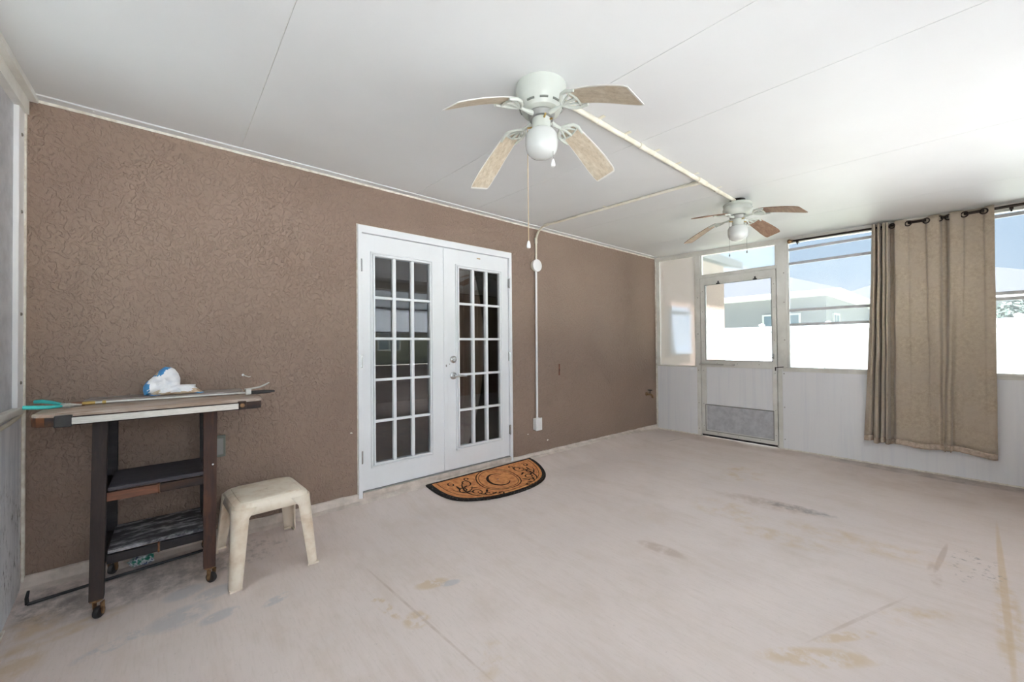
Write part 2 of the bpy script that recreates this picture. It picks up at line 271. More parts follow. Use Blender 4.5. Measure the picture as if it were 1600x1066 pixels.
# ------------------------------------------------------------------ mesh helpers
class MB:
    def __init__(s): s.v = []; s.f = []; s.sm = []
    def add(s, vs, fs, smooth=False):
        o = len(s.v); s.v += [tuple(v) for v in vs]; s.f += [tuple(i+o for i in f) for f in fs]; s.sm += [smooth]*len(fs); return s
    def box(s, a, b, bev=0.0, mat=None):
        x0, x1 = sorted((a[0], b[0])); y0, y1 = sorted((a[1], b[1])); z0, z1 = sorted((a[2], b[2]))
        bev = min(bev, (x1-x0)*.45, (y1-y0)*.45, (z1-z0)*.45)
        if bev <= 0:
            vs = [(x, y, z) for z in (z0, z1) for y in (y0, y1) for x in (x0, x1)]
            fs = [(0, 2, 3, 1), (4, 5, 7, 6), (0, 1, 5, 4), (2, 6, 7, 3), (0, 4, 6, 2), (1, 3, 7, 5)]
        else:
            bm = bmesh.new(); bmesh.ops.create_cube(bm, size=1)
            for w in bm.verts: w.co = Vector(((x0+x1)/2+w.co.x*(x1-x0), (y0+y1)/2+w.co.y*(y1-y0), (z0+z1)/2+w.co.z*(z1-z0)))
            bmesh.ops.bevel(bm, geom=bm.edges[:], offset=bev, segments=2, profile=.5, affect='EDGES')
            bm.verts.index_update(); vs = [w.co[:] for w in bm.verts]; fs = [[w.index for w in f.verts] for f in bm.faces]; bm.free()
        if mat is not None: vs = [mat @ Vector(v) for v in vs]
        return s.add(vs, fs)
    def tube(s, pts, r, n=10, cap=True):
        pts = [Vector(p) for p in pts]; rs = r if isinstance(r, (list, tuple)) else [r]*len(pts); vs = []; fs = []
        ref = None
        for i, p in enumerate(pts):
            d = (pts[min(i+1, len(pts)-1)]-pts[max(i-1, 0)]).normalized()
            if ref is None: ref = d.orthogonal().normalized()
            ref = (ref-d*ref.dot(d)).normalized(); q = d.cross(ref)
            vs += [p+(ref*math.cos(2*PI*k/n)+q*math.sin(2*PI*k/n))*rs[i] for k in range(n)]
        for i in range(len(pts)-1):
            for k in range(n): fs.append((i*n+k, i*n+(k+1) % n, (i+1)*n+(k+1) % n, (i+1)*n+k))
        if cap: fs += [tuple(reversed(range(n))), tuple((len(pts)-1)*n+k for k in range(n))]
        return s.add(vs, fs, True)
    def lathe(s, prof, c=(0, 0, 0), axis='z', n=32):
        vs = []; fs = []
        for r, h in prof:
            for k in range(n):
                a = 2*PI*k/n; x, y = max(r, 1e-4)*math.cos(a), max(r, 1e-4)*math.sin(a)
                p = {'z': (x, y, h), 'y': (x, h, y), 'x': (h, x, y)}[axis]
                vs.append((p[0]+c[0], p[1]+c[1], p[2]+c[2]))
        for i in range(len(prof)-1):
            for k in range(n): fs.append((i*n+k, i*n+(k+1) % n, (i+1)*n+(k+1) % n, (i+1)*n+k))
        fs += [tuple(range(n)), tuple((len(prof)-1)*n+k for k in range(n))]
        return s.add(vs, fs, True)
    def prism(s, poly, z0, z1, plane='xy', smooth=False):
        n = len(poly); put = {'xy': lambda p, h: (p[0], p[1], h), 'xz': lambda p, h: (p[0], h, p[1]), 'yz': lambda p, h: (h, p[0], p[1])}[plane]
        vs = [put(p, z0) for p in poly]+[put(p, z1) for p in poly]
        fs = [tuple(range(n)), tuple(n+k for k in range(n))]+[(k, (k+1) % n, n+(k+1) % n, n+k) for k in range(n)]
        return s.add(vs, fs, smooth)
    def grid(s, rows, smooth=True, closed=False):
        m = len(rows[0]); vs = [p for r in rows for p in r]; fs = []
        for i in range(len(rows)-1):
            for k in range(m if closed else m-1): fs.append((i*m+k, i*m+(k+1) % m, (i+1)*m+(k+1) % m, (i+1)*m+k))
        return s.add(vs, fs, smooth)
    def ico(s, c, r, sub=3, disp=None):
        bm = bmesh.new(); bmesh.ops.create_icosphere(bm, subdivisions=sub, radius=1); bm.verts.index_update()
        vs = []
        for w in bm.verts:
            d = w.co.normalized(); k = disp(d) if disp else 1
            vs.append((c[0]+d.x*r[0]*k, c[1]+d.y*r[1]*k, c[2]+d.z*r[2]*k))
        fs = [[w.index for w in f.verts] for f in bm.faces]; bm.free(); return s.add(vs, fs, False)
def B(a, b, bev=0.0): return MB().box(a, b, bev)
def root_of(o):
    while o.parent: o = o.parent
    return o
def obj(name, mb, mat, parent=None, at=None, angle=35, local=False):
    me = bpy.data.meshes.new(name)
    off = Vector((0, 0, 0))
    if parent is not None and not local: off = root_of(parent).location.copy()
    if at is not None: off = Vector(at)
    me.from_pydata([Vector(v)-off for v in mb.v], [], mb.f); me.update()
    bm = bmesh.new(); bm.from_mesh(me); bmesh.ops.recalc_face_normals(bm, faces=bm.faces[:]); bm.to_mesh(me); bm.free()
    if len(mb.sm) == len(me.polygons): me.polygons.foreach_set('use_smooth', mb.sm)
    if any(mb.sm):
        try: me.set_sharp_from_angle(angle=math.radians(angle))
        except Exception: pass
    mats = mat if isinstance(mat, list) else [mat]
    for q in mats: me.materials.append(M[q])
    o = bpy.data.objects.new(name, me); COL.objects.link(o)
    if parent is not None: o.parent = parent
    elif at is not None: o.location = at
    return o
def tag(o, label=None, cat=None, group=None, kind=None):
    for k, v in (('label', label), ('category', cat), ('group', group), ('kind', kind)):
        if v: o[k] = v
    return o
def thing(name, label, cat, loc=(0, 0, 0), group=None):
    o = bpy.data.objects.new(name, None); COL.objects.link(o); o.location = loc; o.empty_display_size = .05
    return tag(o, label, cat, group)
def struct(name, mb=None, mat=None, label=None):
    if mb is None: o = bpy.data.objects.new(name, None); COL.objects.link(o)
    else: o = obj(name, mb, mat)
    return tag(o, label, None, None, 'structure')
def setmat(o, fn):
    for p in o.data.polygons: p.material_index = fn(p)
    return o

# ------------------------------------------------------------------ room constants
XL, XF, YB, YF = -.575, 5.539, 3.14, -.62          # left wall, far (right) wall, house (back) wall, outer (front) wall
zc = lambda y: 2.465+.0316*y                        # ceiling falls away from the house
def fz(x, y):                                       # floor: slight ramp up to the house wall
    s = min(max((y-2.72)/.42, 0), 1); s = s*s*(3-2*s); e = min(max((5.45-x)/.9, 0), 1)
    return .06*s*e

# ------------------------------------------------------------------ floor
nx, ny = 70, 60
rows = [[(XL-.1+(XF-XL+.2)*i/nx, YF-.1+(YB-YF+.16)*j/ny, 0) for i in range(nx+1)] for j in range(ny+1)]
rows = [[(p[0], p[1], fz(p[0], p[1])) for p in r] for r in rows]
struct('floor', MB().grid(rows), 'floor', 'worn pinkish painted concrete slab with stains, scuffs and some painted shade')
# concrete curb showing under the stucco, top edge broken
def curb_top(x): return .122-.056*min(max((x-1.0)/4.4, 0), 1)+.008*noise.noise(Vector((x*7, 1, 0)))+.004*noise.noise(Vector((x*30, 3, 0)))
rows = []
for i in range(260):
    x = XL+(XF-XL)*i/259; z = curb_top(x); b0 = fz(x, YB-.03)
    if 1.09 < x < 2.69: z = min(z, .12)
    w = .012*noise.noise(Vector((x*11, 5, 0)))
    rows.append([(x, YB+.02, z), (x, YB-.008, z), (x, YB-.014, z-.004), (x, YB-.02+w*.2, max(z*.72, b0+.004)), (x, YB-.03+w*.5, b0+.012), (x, YB-.06+w, b0+.001), (x, YB-.075+w, b0-.01)])
tag(obj('baseboard_back', MB().grid(rows), 'curb'), 'rough bare concrete curb along the foot of the brown wall', kind='structure')

# ------------------------------------------------------------------ back (house) wall with door opening
DX0, DX1, DZ = 1.10, 2.675, 2.222
outl = [(XL-.02, .04), (DX0, .04), (DX0, DZ-.002), (DX1, DZ-.002), (DX1, .04), (8.08, .04), (8.08, 2.75), (XL-.02, 2.75)]
mb = MB().prism(outl, YB, YB+.2, 'xz').box((DX0, YB+.012, -.1), (DX1, YB+.2, .12))
wall = struct('wall_back', mb, 'stucco', 'brown stucco house wall with trowelled texture')
# little scars on the stucco
mb = MB()
for x, z in ((2.9, .31), (.36, .3), (-.3, .25), (2.0, .19), (3.2, .2), (.55, .19), (-.1, .2), (1.05, .6)):
    w, h = random.uniform(.008, .02), random.uniform(.005, .01)
    pts = [(x+w*math.cos(a)*random.uniform(.6, 1.2), z+h*math.sin(a)*random.uniform(.6, 1.2)) for a in [k*PI/4 for k in range(8)]]
    mb.prism(pts, YB-.0015, YB+.01, 'xz')
tag(obj('paint_chip', mb, 'grout', wall), kind='stuff')
# ceiling
rows = [[(x, y, zc(y)+.03) for x in (XL-.35, 8.2 if False else XF+.1)] for y in (YF-.15, YB+.1)]
mb = MB(); z0, z1 = zc(YF-.15), zc(YB+.02)
mb.add([(XL-.5, YF-.15, z0+.004), (XF+.25, YF-.15, z0+.004), (XF+.25, YB+.02, z1+.004), (XL-.5, YB+.02, z1+.004),
        (XL-.5, YF-.15, z0+.09), (XF+.25, YF-.15, z0+.09), (XF+.25, YB+.02, z1+.09), (XL-.5, YB+.02, z1+.09)],
       [(0, 1, 2, 3), (4, 5, 6, 7), (0, 1, 5, 4), (1, 2, 6, 5), (2, 3, 7, 6), (3, 0, 4, 7)])
ceil = struct('ceiling', mb, 'seam', 'white insulated panel ceiling sloping away from the house')
sx = [XL-.5, .34, 1.575, 2.185, 3.47, 4.69, XF+.25]
for i in range(6):
    a, b = sx[i]+.0013, sx[i+1]-.0013
    mb = MB().add([(a, YF-.15, z0), (b, YF-.15, z0), (b, YB+.01, z1), (a, YB+.01, z1), (a, YF-.15, z0+.006), (b, YF-.15, z0+.006), (b, YB+.01, z1+.006), (a, YB+.01, z1+.006)],
                  [(0, 1, 2, 3), (4, 5, 6, 7), (0, 1, 5, 4), (1, 2, 6, 5), (2, 3, 7, 6), (3, 0, 4, 7)])
    obj('ceiling_panel', mb, 'ceiling', ceil)
# receiving channel along the house wall
mb = MB().box((XL, YB-.062, zc(YB-.06)-.008), (XF, YB, zc(YB)+.002), .003)
tr = struct('trim_1', mb, 'ceiling', 'white receiving channel where ceiling meets the brown wall')
rows = []
for i in range(200):
    x = XL+(XF-XL)*i/199; w = .003*noise.noise(Vector((x*13, 0, 2)))
    rows.append([(x, YB-.001, zc(YB)-.022+w), (x, YB-.006, zc(YB)-.018+w), (x, YB-.009, zc(YB)-.008)])
obj('caulk_bead', MB().grid(rows), 'grout', tr)
for i in range(12):
    x = XL+.25+i*.48; obj('screw', MB().lathe([(0, 0), (.005, 0), (.005, -.003), (.002, -.005)], (x, YB-.045, zc(YB-.045)-.007), n=8), 'pvc', tr)

# ------------------------------------------------------------------ French doors (door_1)
d1 = struct('door_1', label='white double French doors with fifteen panes in each leaf')
FY = YB-.022
mb = MB().box((DX0, FY, .07), (DX0+.03, YB+.1, DZ), .003).box((DX1-.035, FY, .075), (DX1, YB+.1, DZ), .003).box((DX0+.026, FY, 2.165), (DX1-.03, YB+.1, DZ), .003)
obj('door_frame', mb, 'white_paint', d1)
obj('caulk_line', MB().box((DX0-.006, YB-.006, .1), (DX0+.001, YB+.01, DZ)).box((DX1-.001, YB-.006, .1), (DX1+.009, YB+.01, DZ+.005)).box((DX0-.006, YB-.006, DZ-.001), (DX1+.009, YB+.01, DZ+.007)), 'grout', d1)
obj('threshold', MB().box((DX0+.03, YB-.03, .085), (DX1-.03, YB+.1, .122), .004), 'curb', d1)
obj('sill_plate', MB().box((DX0+.03, YB-.015, .12), (DX1-.03, YB+.06, .128), .002), 'fan_grey', d1)
def leaf(x0, x1, gx0, gx1, hinge_x):
    yl, yr = YB-.004, YB+.04; z0_, z1_ = .132, 2.160; gz0, gz1 = .333, 1.99
    mb = MB().box((x0, yl, z0_), (gx0, yr, z1_), .002).box((gx1, yl, z0_), (x1, yr, z1_), .002).box((gx0-.001, yl, z0_), (gx1+.001, yr, gz0), .002).box((gx0-.001, yl, gz1), (gx1+.001, yr, z1_), .002)
    lf = obj('door_leaf', mb, 'white_paint', d1)
    # raised lite moulding
    for k, (o_, w, h) in enumerate(((.035, .014, .011), (.014, .014, .016))):
        a0, a1, b0, b1 = gx0-o_, gx1+o_, gz0-o_, gz1+o_
        mb = MB().box((a0, yl-h, b0), (a0+w, yl+.01, b1), .004).box((a1-w, yl-h, b0), (a1, yl+.01, b1), .004).box((a0, yl-h, b0), (a1, yl+.01, b0+w), .004).box((a0, yl-h, b1-w), (a1, yl+.01, b1), .004)
        obj('lite_moulding', mb, 'white_paint', lf)
    pw, ph = (gx1-gx0)/3, (gz1-gz0)/5
    for k in (1, 2): obj('muntin', B((gx0+pw*k-.014, yl-.012, gz0), (gx0+pw*k+.014, yl+.02, gz1), .005), 'white_paint', lf)
    for k in (1, 2, 3, 4): obj('muntin', B((gx0, yl-.011, gz0+ph*k-.0105), (gx1, yl+.02, gz0+ph*k+.0105), .005), 'white_paint', lf)
    for i in range(3):
        for k in range(5): obj('pane', B((gx0+pw*i, yl+.012, gz0+ph*k), (gx0+pw*(i+1), yl+.016, gz0+ph*(k+1))), 'glass', lf)
    for z in (1.905, 1.15, .40):
        obj('hinge', MB().tube([(hinge_x, yl-.012, z-.05), (hinge_x, yl-.012, z+.05)], .008, 10).box((hinge_x-.012, yl-.006, z-.045), (hinge_x+.012, yl+.002, z+.045)), 'chrome', lf)
    return lf
l1 = leaf(1.132, 1.892, 1.236, 1.727, 1.126)
l2 = leaf(1.896, 2.636, 2.032, 2.514, 2.644)
obj('astragal', B((1.868, YB-.013, .14), (1.905, YB+.01, 2.155), .004), 'white_paint', l1)
obj('deadbolt', MB().lathe([(0, -.022), (.02, -.022), (.024, -.016), (.033, -.012), (.033, .0)], (1.967, YB-.004, 1.14), 'y', 24).box((1.961, YB-.036, 1.126), (1.973, YB-.02, 1.154), .003), 'chrome', l2)
obj('lever_handle', MB().lathe([(0, -.03), (.014, -.028), (.02, -.014), (.034, -.01), (.034, 0)], (1.967, YB-.004, .99), 'y', 24).tube([(1.967, YB-.03, .99), (1.967, YB-.055, .99), (1.985, YB-.06, .99), (2.03, YB-.058, .988), (2.085, YB-.05, .98)], [.011, .011, .011, .009, .007], 12), 'chrome', l2)
obj('strike_plate', B((1.885, YB-.015, 1.075), (1.897, YB-.012, 1.095)).box((1.925, YB-.008, 1.095), (1.932, YB-.003, 1.102)), 'fan_grey', l2)
obj('sticker', B((2.245, YB-.0055, 2.105), (2.285, YB-.003, 2.117)), 'cord', l2)
# room behind the doors
mb = MB().box((-.6, 3.34, -.02), (6, 8, .1))
struct('floor_indoor', mb, 'inner_floor', 'brown indoor floor seen through the door panes')
mb = MB().box((-.7, 3.34, .1), (-.6, 8, 2.7)).box((6, 3.34, .1), (6.1, 8, 2.7)).box((-.7, 8, .1), (6.1, 8.1, 2.7)).box((-.7, 3.34, 2.7), (6.1, 8.1, 2.75))
struct('wall_indoor', mb, 'inner_wall', 'dim painted room behind the French doors')
def drape(name, x0, x1, n, mat, label, y=3.42, z0=.13, z1=2.3, amp=.035):
    rows = []
    for j in range(6):
        z = z0+(z1-z0)*j/5
        rows.append([(x0+(x1-x0)*i/(n*8), y+amp*math.sin(2*PI*i/8+.4*math.sin(j))+.01*math.sin(i*.37), z) for i in range(n*8+1)])
    o = obj(name, MB().grid(rows), mat, at=(x0, y, z0)); md = o.modifiers.new('s', 'SOLIDIFY'); md.thickness = .004
    tag(o, label, 'drape'); return o
drape('indoor_drape', 2.02, 2.62, 7, 'drape', 'dark brown pleated drape hanging behind the right French door')
drape('pale_drape', 2.63, 2.76, 2, 'drape_light', 'pale gathered drape edge behind the hinge side of the right French door', y=3.5)
# house roof above
mb = MB().add([(-3, 2.95, 2.72), (8.5, 2.95, 2.72), (8.5, 9.2, 4.6), (-3, 9.2, 4.6), (-3, 2.95, 2.86), (8.5, 2.95, 2.86), (8.5, 9.2, 4.75), (-3, 9.2, 4.75)],
              [(0, 1, 2, 3), (4, 5, 6, 7), (0, 1, 5, 4), (1, 2, 6, 5), (2, 3, 7, 6), (3, 0, 4, 7)])
struct('roof', mb, 'shingle', 'grey shingled house roof above the porch')

# ------------------------------------------------------------------ windows
def wbox(ax, u0, u1, z0_, z1_, d0, d1, bev=.002, mb=None):     # box on a wall plane: ax 'x' -> plane x=const, u is y
    mb = mb or MB()
    return mb.box((d0, u0, z0_), (d1, u1, z1_), bev) if ax == 'x' else mb.box((u0, d0, z0_), (u1, d1, z1_), bev)
def window(idx, ax, plane, out, u0, u1, z0_, z1_, rails, panes, label, rh=.03):
    w = struct('window_%d' % idx, label=label); s = out
    mb = MB()
    wbox(ax, u0-.004, u0+.02, z0_, z1_, plane+s*.002, plane+s*.05, .003, mb); wbox(ax, u1-.02, u1+.004, z0_, z1_, plane+s*.002, plane+s*.05, .003, mb)
    wbox(ax, u0, u1, z1_-.02, z1_+.004, plane+s*.002, plane+s*.05, .003, mb)
    obj('frame', mb, 'alu', w)
    for z in rails: obj('rail', wbox(ax, u0+.015, u1-.015, z-rh/2, z+rh/2, plane+s*.012, plane+s*.034, .003), 'kick', w)
    for a, b, m_ in panes:
        obj('pane', wbox(ax, u0+.015, u1-.015, a, b, plane+s*.022, plane+s*.0235, 0), m_, w)
    return w
# far wall windows (vinyl four-track, sashes stacked in the upper part, lowest bay open to the screen)
window(1, 'x', XF, 1, .62, 1.45, .975, 2.46, [2.366, 2.2, 1.648, 1.478],
       [(2.212, 2.45, 'vinyl_clear'), (1.66, 2.19, 'vinyl'), (1.488, 1.64, 'vinyl'), (.975, 1.47, 'vinyl_clear')], 'vinyl track window beside the screen door, left of the curtain')
window(2, 'x', XF, 1, -.6, .56, .975, 2.46, [2.366, 1.684, 1.636],
       [(1.69, 2.45, 'vinyl_clear'), (1.3, 1.63, 'vinyl'), (.985, 1.3, 'vinyl_clear')], 'vinyl track window half hidden behind the beige curtain')
window(3, 'x', XF, 1, 2.53, 3.09, .955, 2.53, [], [(.955, 2.52, 'vinyl_frost')], 'narrow frosted fixed pane between brown wall and screen door')
window(4, 'x', XF, 1, 1.55, 2.463, 2.205, 2.50, [], [(2.21, 2.49, 'vinyl_soft')], 'hazy transom pane over the screen door')
fr = [(XL+.08, .94), (1.02, 2.52), (2.6, 4.1), (4.18, XF-.06)]
for k, (a, b) in enumerate(fr):
    window(5+k, 'y', YF, -1, a, b, .93, 2.33, [2.29, 1.96, 1.52, 1.47], [(1.53, 1.95, 'vinyl_milky'), (1.97, 2.28, 'vinyl_milky')]+([(.935, 1.465, 'vinyl_milky')] if k not in (0, 2) else []),  # milky panes soften daylight; lower ones added to even out the ceiling
           'vinyl track window in the outer wall, panes made milky to diffuse daylight, bay %s from the left wall' % ('first', 'second', 'third', 'fourth')[k])
lw = [(-.54, 1.15), (1.22, 2.74)]
for k, (a, b) in enumerate(lw):
    window(9+k, 'x', XL, -1, a, b, .95, 2.48, [2.36, 1.95, 1.5], [(.96, 1.5, 'vinyl_diffuser'), (1.5, 1.95, 'vinyl_diffuser'), (1.95, 2.47, 'vinyl_diffuser')],  # fully diffusing panes added to spread sunlight over the left side
           'left wall window with panes made opal to diffuse the sun, %s' % ('nearest the camera', 'beside the brown wall')[k])

w11 = struct('window_11', label='pale side window of the house, blurred behind the frosted pane')
obj('frame', MB().box((5.93, YB-.03, 1.12), (6.0, YB+.01, 1.86), .004).box((6.56, YB-.03, 1.12), (6.63, YB+.01, 1.86), .004).box((5.93, YB-.03, 1.79), (6.63, YB+.01, 1.86), .004).box((5.93, YB-.04, 1.10), (6.63, YB+.01, 1.18), .004), 'side_pane', w11)
obj('pane', B((5.99, YB-.015, 1.16), (6.57, YB-.005, 1.80)), 'side_pane', w11)

# ------------------------------------------------------------------ far wall (wall_right)
wr = struct('wall_right', label='white aluminium far wall with knee panels, posts and screen door')
P0 = XF                                       # inner face
def far(name, y0, y1, z0_, z1_, d=0.0, th=.05, mat='alu', bev=.003, parent=None):
    return obj(name, B((P0-d, y0, z0_), (P0-d+th, y1, z1_), bev), mat, parent or wr)
def sloped(name, y0, y1, drop0, drop1, d, th, mat='alu'):
    a, b = P0-d, P0-d+th
    vs = [(x, y, zc(y)-dr) for x in (a, b) for y in (y0, y1) for dr in (drop0, drop1)]
    return obj(name, MB().add(vs, [(0, 1, 3, 2), (4, 5, 7, 6), (0, 1, 5, 4), (2, 3, 7, 6), (0, 2, 6, 4), (1, 3, 7, 5)]), mat, wr)
sloped('header', YF, YB, 0, .062, .004, .06)
sloped('header_lip', YF, YB, 0, .018, .016, .02)
far('post', 3.09, 3.138, .0, 2.52, .002)
far('post', 2.465, 2.528, .0, 2.5, .003)
far('post', 1.452, 1.553, .0, 2.46, .003)
far('post', .56, .62, .93, 2.43, .003)
far('post', YF, YF+.05, 0, 2.42, .003)
far('knee_panel', 2.522, 3.11, .008, .945, .006, .05, 'knee', .006)
far('knee_panel', YF, 1.51, .004, .955, .006, .05, 'knee', .006)
far('corner_bead', 3.118, 3.136, 0.004, 2.5, .012, .02, 'grout')
far('bottom_channel', YF, 1.51, .0, .014, .012, .02, 'grout')
far('bottom_channel', 2.48, 3.12, .0, .016, .012, .02, 'grout')
far('sill', YF, 1.47, .955, .977, .02, .07, 'alu', .004)
far('sill_lip', YF, 1.5, .925, .955, .012, .02)
far('sill', 2.522, 3.1, .94, .958, .012, .06, 'alu', .004)
far('transom_rail', 1.55, 2.47, 2.165, 2.207, .008, .05)
mb = MB()
for y, z in ((1.49, .9), (1.49, .5), (1.49, .12), (1.478, 1.3), (1.478, 1.75), (1.478, 2.1), (2.5, .9), (2.5, .45), (2.5, .1), (2.5, 1.4), (2.5, 1.9), (1.2, .94), (.9, .94), (.5, .94), (2.8, .95), (3.127, .5), (3.127, .95), (3.127, 1.4), (3.127, 2.0)):
    mb.lathe([(0, -.011), (.004, -.011), (.006, -.008), (.006, -.002)], (P0, y, z), 'x', 8)
tag(obj('screw_heads', mb, 'screw', wr), kind='stuff')
# screen door
d2 = struct('door_2', label='white aluminium screen door with clear upper pane and grey kick plate')
DY0, DY1, D0, D1 = 1.560, 2.458, .035, 2.162
def dp(name, y0, y1, z0_, z1_, d=.014, th=.03, mat='alu', bev=.004, parent=None): return obj(name, B((P0-d, y0, z0_), (P0-d+th, y1, z1_), bev), mat, parent or d2)
obj('door_stop', MB().box((P0+.018, 1.545, .0), (P0+.045, 1.585, 2.2), .002).box((P0+.018, 2.435, .0), (P0+.045, 2.475, 2.2), .002).box((P0+.018, 1.55, 2.15), (P0+.045, 2.47, 2.2), .002), 'alu', d2)
lf = obj('door_leaf', MB().box((P0-.014, DY0, D0), (P0+.016, 1.608, D1), .003).box((P0-.014, 2.39, D0), (P0+.016, DY1, D1), .003).box((P0-.014, 1.6, 2.06), (P0+.016, 2.4, D1), .003).box((P0-.014, 1.6, .95), (P0+.016, 2.4, 1.045), .003).box((P0-.014, 1.6, D0), (P0+.016, 2.4, .10), .003), 'alu', d2)
dp('glass_pane', 1.6, 2.4, 1.04, 2.065, -.002, .0015, 'vinyl_clear', 0, lf)
obj('glazing_bead', MB().box((P0-.019, 1.6, 1.038), (P0-.012, 2.398, 1.046)).box((P0-.019, 1.6, 2.054), (P0-.012, 2.398, 2.06)).box((P0-.019, 1.602, 1.04), (P0-.012, 1.609, 2.058)).box((P0-.019, 2.389, 1.04), (P0-.012, 2.396, 2.058)), 'fan_grey', lf)
dp('door_panel', 1.604, 2.394, .435, .955, .004, .02, 'knee', 0, lf)
dp('kick_plate', 1.604, 2.404, .088, .44, .010, .012, 'kick', .002, lf)
obj('kick_trim', MB().box((P0-.017, 1.596, .434), (P0-.008, 2.41, .444)).box((P0-.017, 1.596, .082), (P0-.008, 2.41, .092)).box((P0-.017, 1.596, .085), (P0-.008, 1.606, .44)).box((P0-.017, 2.4, .085), (P0-.008, 2.41, .44)), 'fan_grey', lf)
dp('door_sweep', DY0+.01, DY1-.005, .012, .036, .012, .02, 'black_rubber', .002, lf)
obj('door_closer', MB().tube([(P0-.045, 2.44, .985), (P0-.045, 2.16, .985)], .011, 12).tube([(P0-.045, 2.16, .985), (P0-.045, 2.05, .985)], .004, 8).box((P0-.05, 2.03, .975), (P0-.012, 2.055, .998), .003).box((P0-.05, 2.435, .972), (P0-.003, 2.475, .998), .003), 'steel', d2)
for y in (1.78, 2.22):
    obj('clip', MB().box((P0-.03, y-.022, 2.058), (P0-.012, y+.022, 2.074), .003).box((P0-.022, y-.008, 2.07), (P0-.012, y+.008, 2.1), .002), 'black_rubber', lf)
obj('door_latch', MB().box((P0-.035, 1.585, 1.075), (P0-.012, 1.6, 1.135), .003).tube([(P0-.03, 1.592, 1.09), (P0-.06, 1.6, 1.09), (P0-.062, 1.65, 1.088)], .005, 8), 'chrome', lf)
obj('hook_latch', MB().tube([(P0-.012, 1.575, .965), (P0-.03, 1.575, .965), (P0-.03, 1.55, .972), (P0-.03, 1.5, .978), (P0-.01, 1.495, .978)], .0045, 8).tube([(P0-.012, 1.575, .975), (P0-.016, 1.575, .93)], .006, 8), 'black_iron', d2)
mb = MB()
for y in (1.58, 2.43):
    for z in (.15, .45, .9, 1.3, 1.7, 1.98): mb.lathe([(0, -.017), (.004, -.017), (.005, -.014), (.005, -.01)], (P0, y, z), 'x', 8)
for y in (1.75, 2.0, 2.25):
    for z in (.065, 1.0): mb.lathe([(0, -.017), (.004, -.017), (.005, -.014), (.005, -.01)], (P0, y, z), 'x', 8)
tag(obj('screw_heads', mb, 'screw', lf), kind='stuff')

# ------------------------------------------------------------------ left wall
wl = struct('wall_left', label='white left wall with mildewed knee panel and window post')
obj('knee_panel', B((XL-.05, YF, .0), (XL, 3.128, .945), .004), 'mildew', wl)
obj('post', B((XL-.05, 3.03, .965), (XL+.006, 3.122, 2.55), .003), 'pvc', wl)
obj('side_mask', B((XL-.04, 2.72, .97), (XL-.012, 3.035, 2.5), .003), 'kick', wl)  # wide grey strip added to keep the glowing panes out of view
obj('post', B((XL-.05, 1.15, .965), (XL+.004, 1.22, 2.5), .003), 'alu', wl)
obj('post', B((XL-.05, YF, .0), (XL+.004, YF+.06, 2.45), .003), 'alu', wl)
a, b = XL-.05, XL+.02
vs = [(x, y, zc(y)-dr) for x in (a, b) for y in (YF, 3.13) for dr in (0, .10)]
obj('header', MB().add(vs, [(0, 1, 3, 2), (4, 5, 7, 6), (0, 1, 5, 4), (2, 3, 7, 6), (0, 2, 6, 4), (1, 3, 7, 5)]), 'alu', wl)
vs = [(x, y, zc(y)-dr) for x in (XL, XL+.05) for y in (YF, 3.13) for dr in (0, .03)]
obj('header_lip', MB().add(vs, [(0, 1, 3, 2), (4, 5, 7, 6), (0, 1, 5, 4), (2, 3, 7, 6), (0, 2, 6, 4), (1, 3, 7, 5)]), 'alu', wl)
obj('sill', B((XL-.055, YF, .945), (XL+.018, 3.1, .98), .005), 'alu', wl)
obj('sill_cable', MB().tube([(XL+.012, 2.3, .915), (XL+.013, 2.6, .918), (XL+.012, 2.85, .925), (XL+.011, 3.0, .938), (XL+.01, 3.1, .96), (XL+.012, 3.125, .975)], .009, 8), 'conduit', wl)
obj('caulk_bead', B((XL+.001, 3.122, .09), (XL+.012, 3.141, 2.55), .002), 'grout', wl)
for z in (2.335, 1.95, 1.44, 1.1): obj('screw', MB().lathe([(0, .012), (.006, .011), (.009, .006)], (XL, 3.075, z), 'x', 10), 'screw', wl)
obj('bottom_channel', B((XL-.01, YF, 0), (XL+.012, 3.0, .012), .003), 'grout', wl)
# outer wall behind the camera
wf = struct('wall_front', label='outer porch wall with low knee panel and posts')
obj('knee_panel', B((XL-.02, YF-.05, 0), (XF+.05, YF, .9), .003), 'knee', wf)
obj('sill', B((XL, YF-.06, .9), (XF, YF+.015, .93), .004), 'alu', wf)
obj('header', B((XL-.02, YF-.06, 2.33), (XF+.05, YF, 2.452), .003), 'alu', wf)
for x in (XL+.03, .98, 2.56, 4.14, XF-.03): obj('post', B((x-.035, YF-.055, .93), (x+.035, YF, 2.35), .003), 'alu', wf)

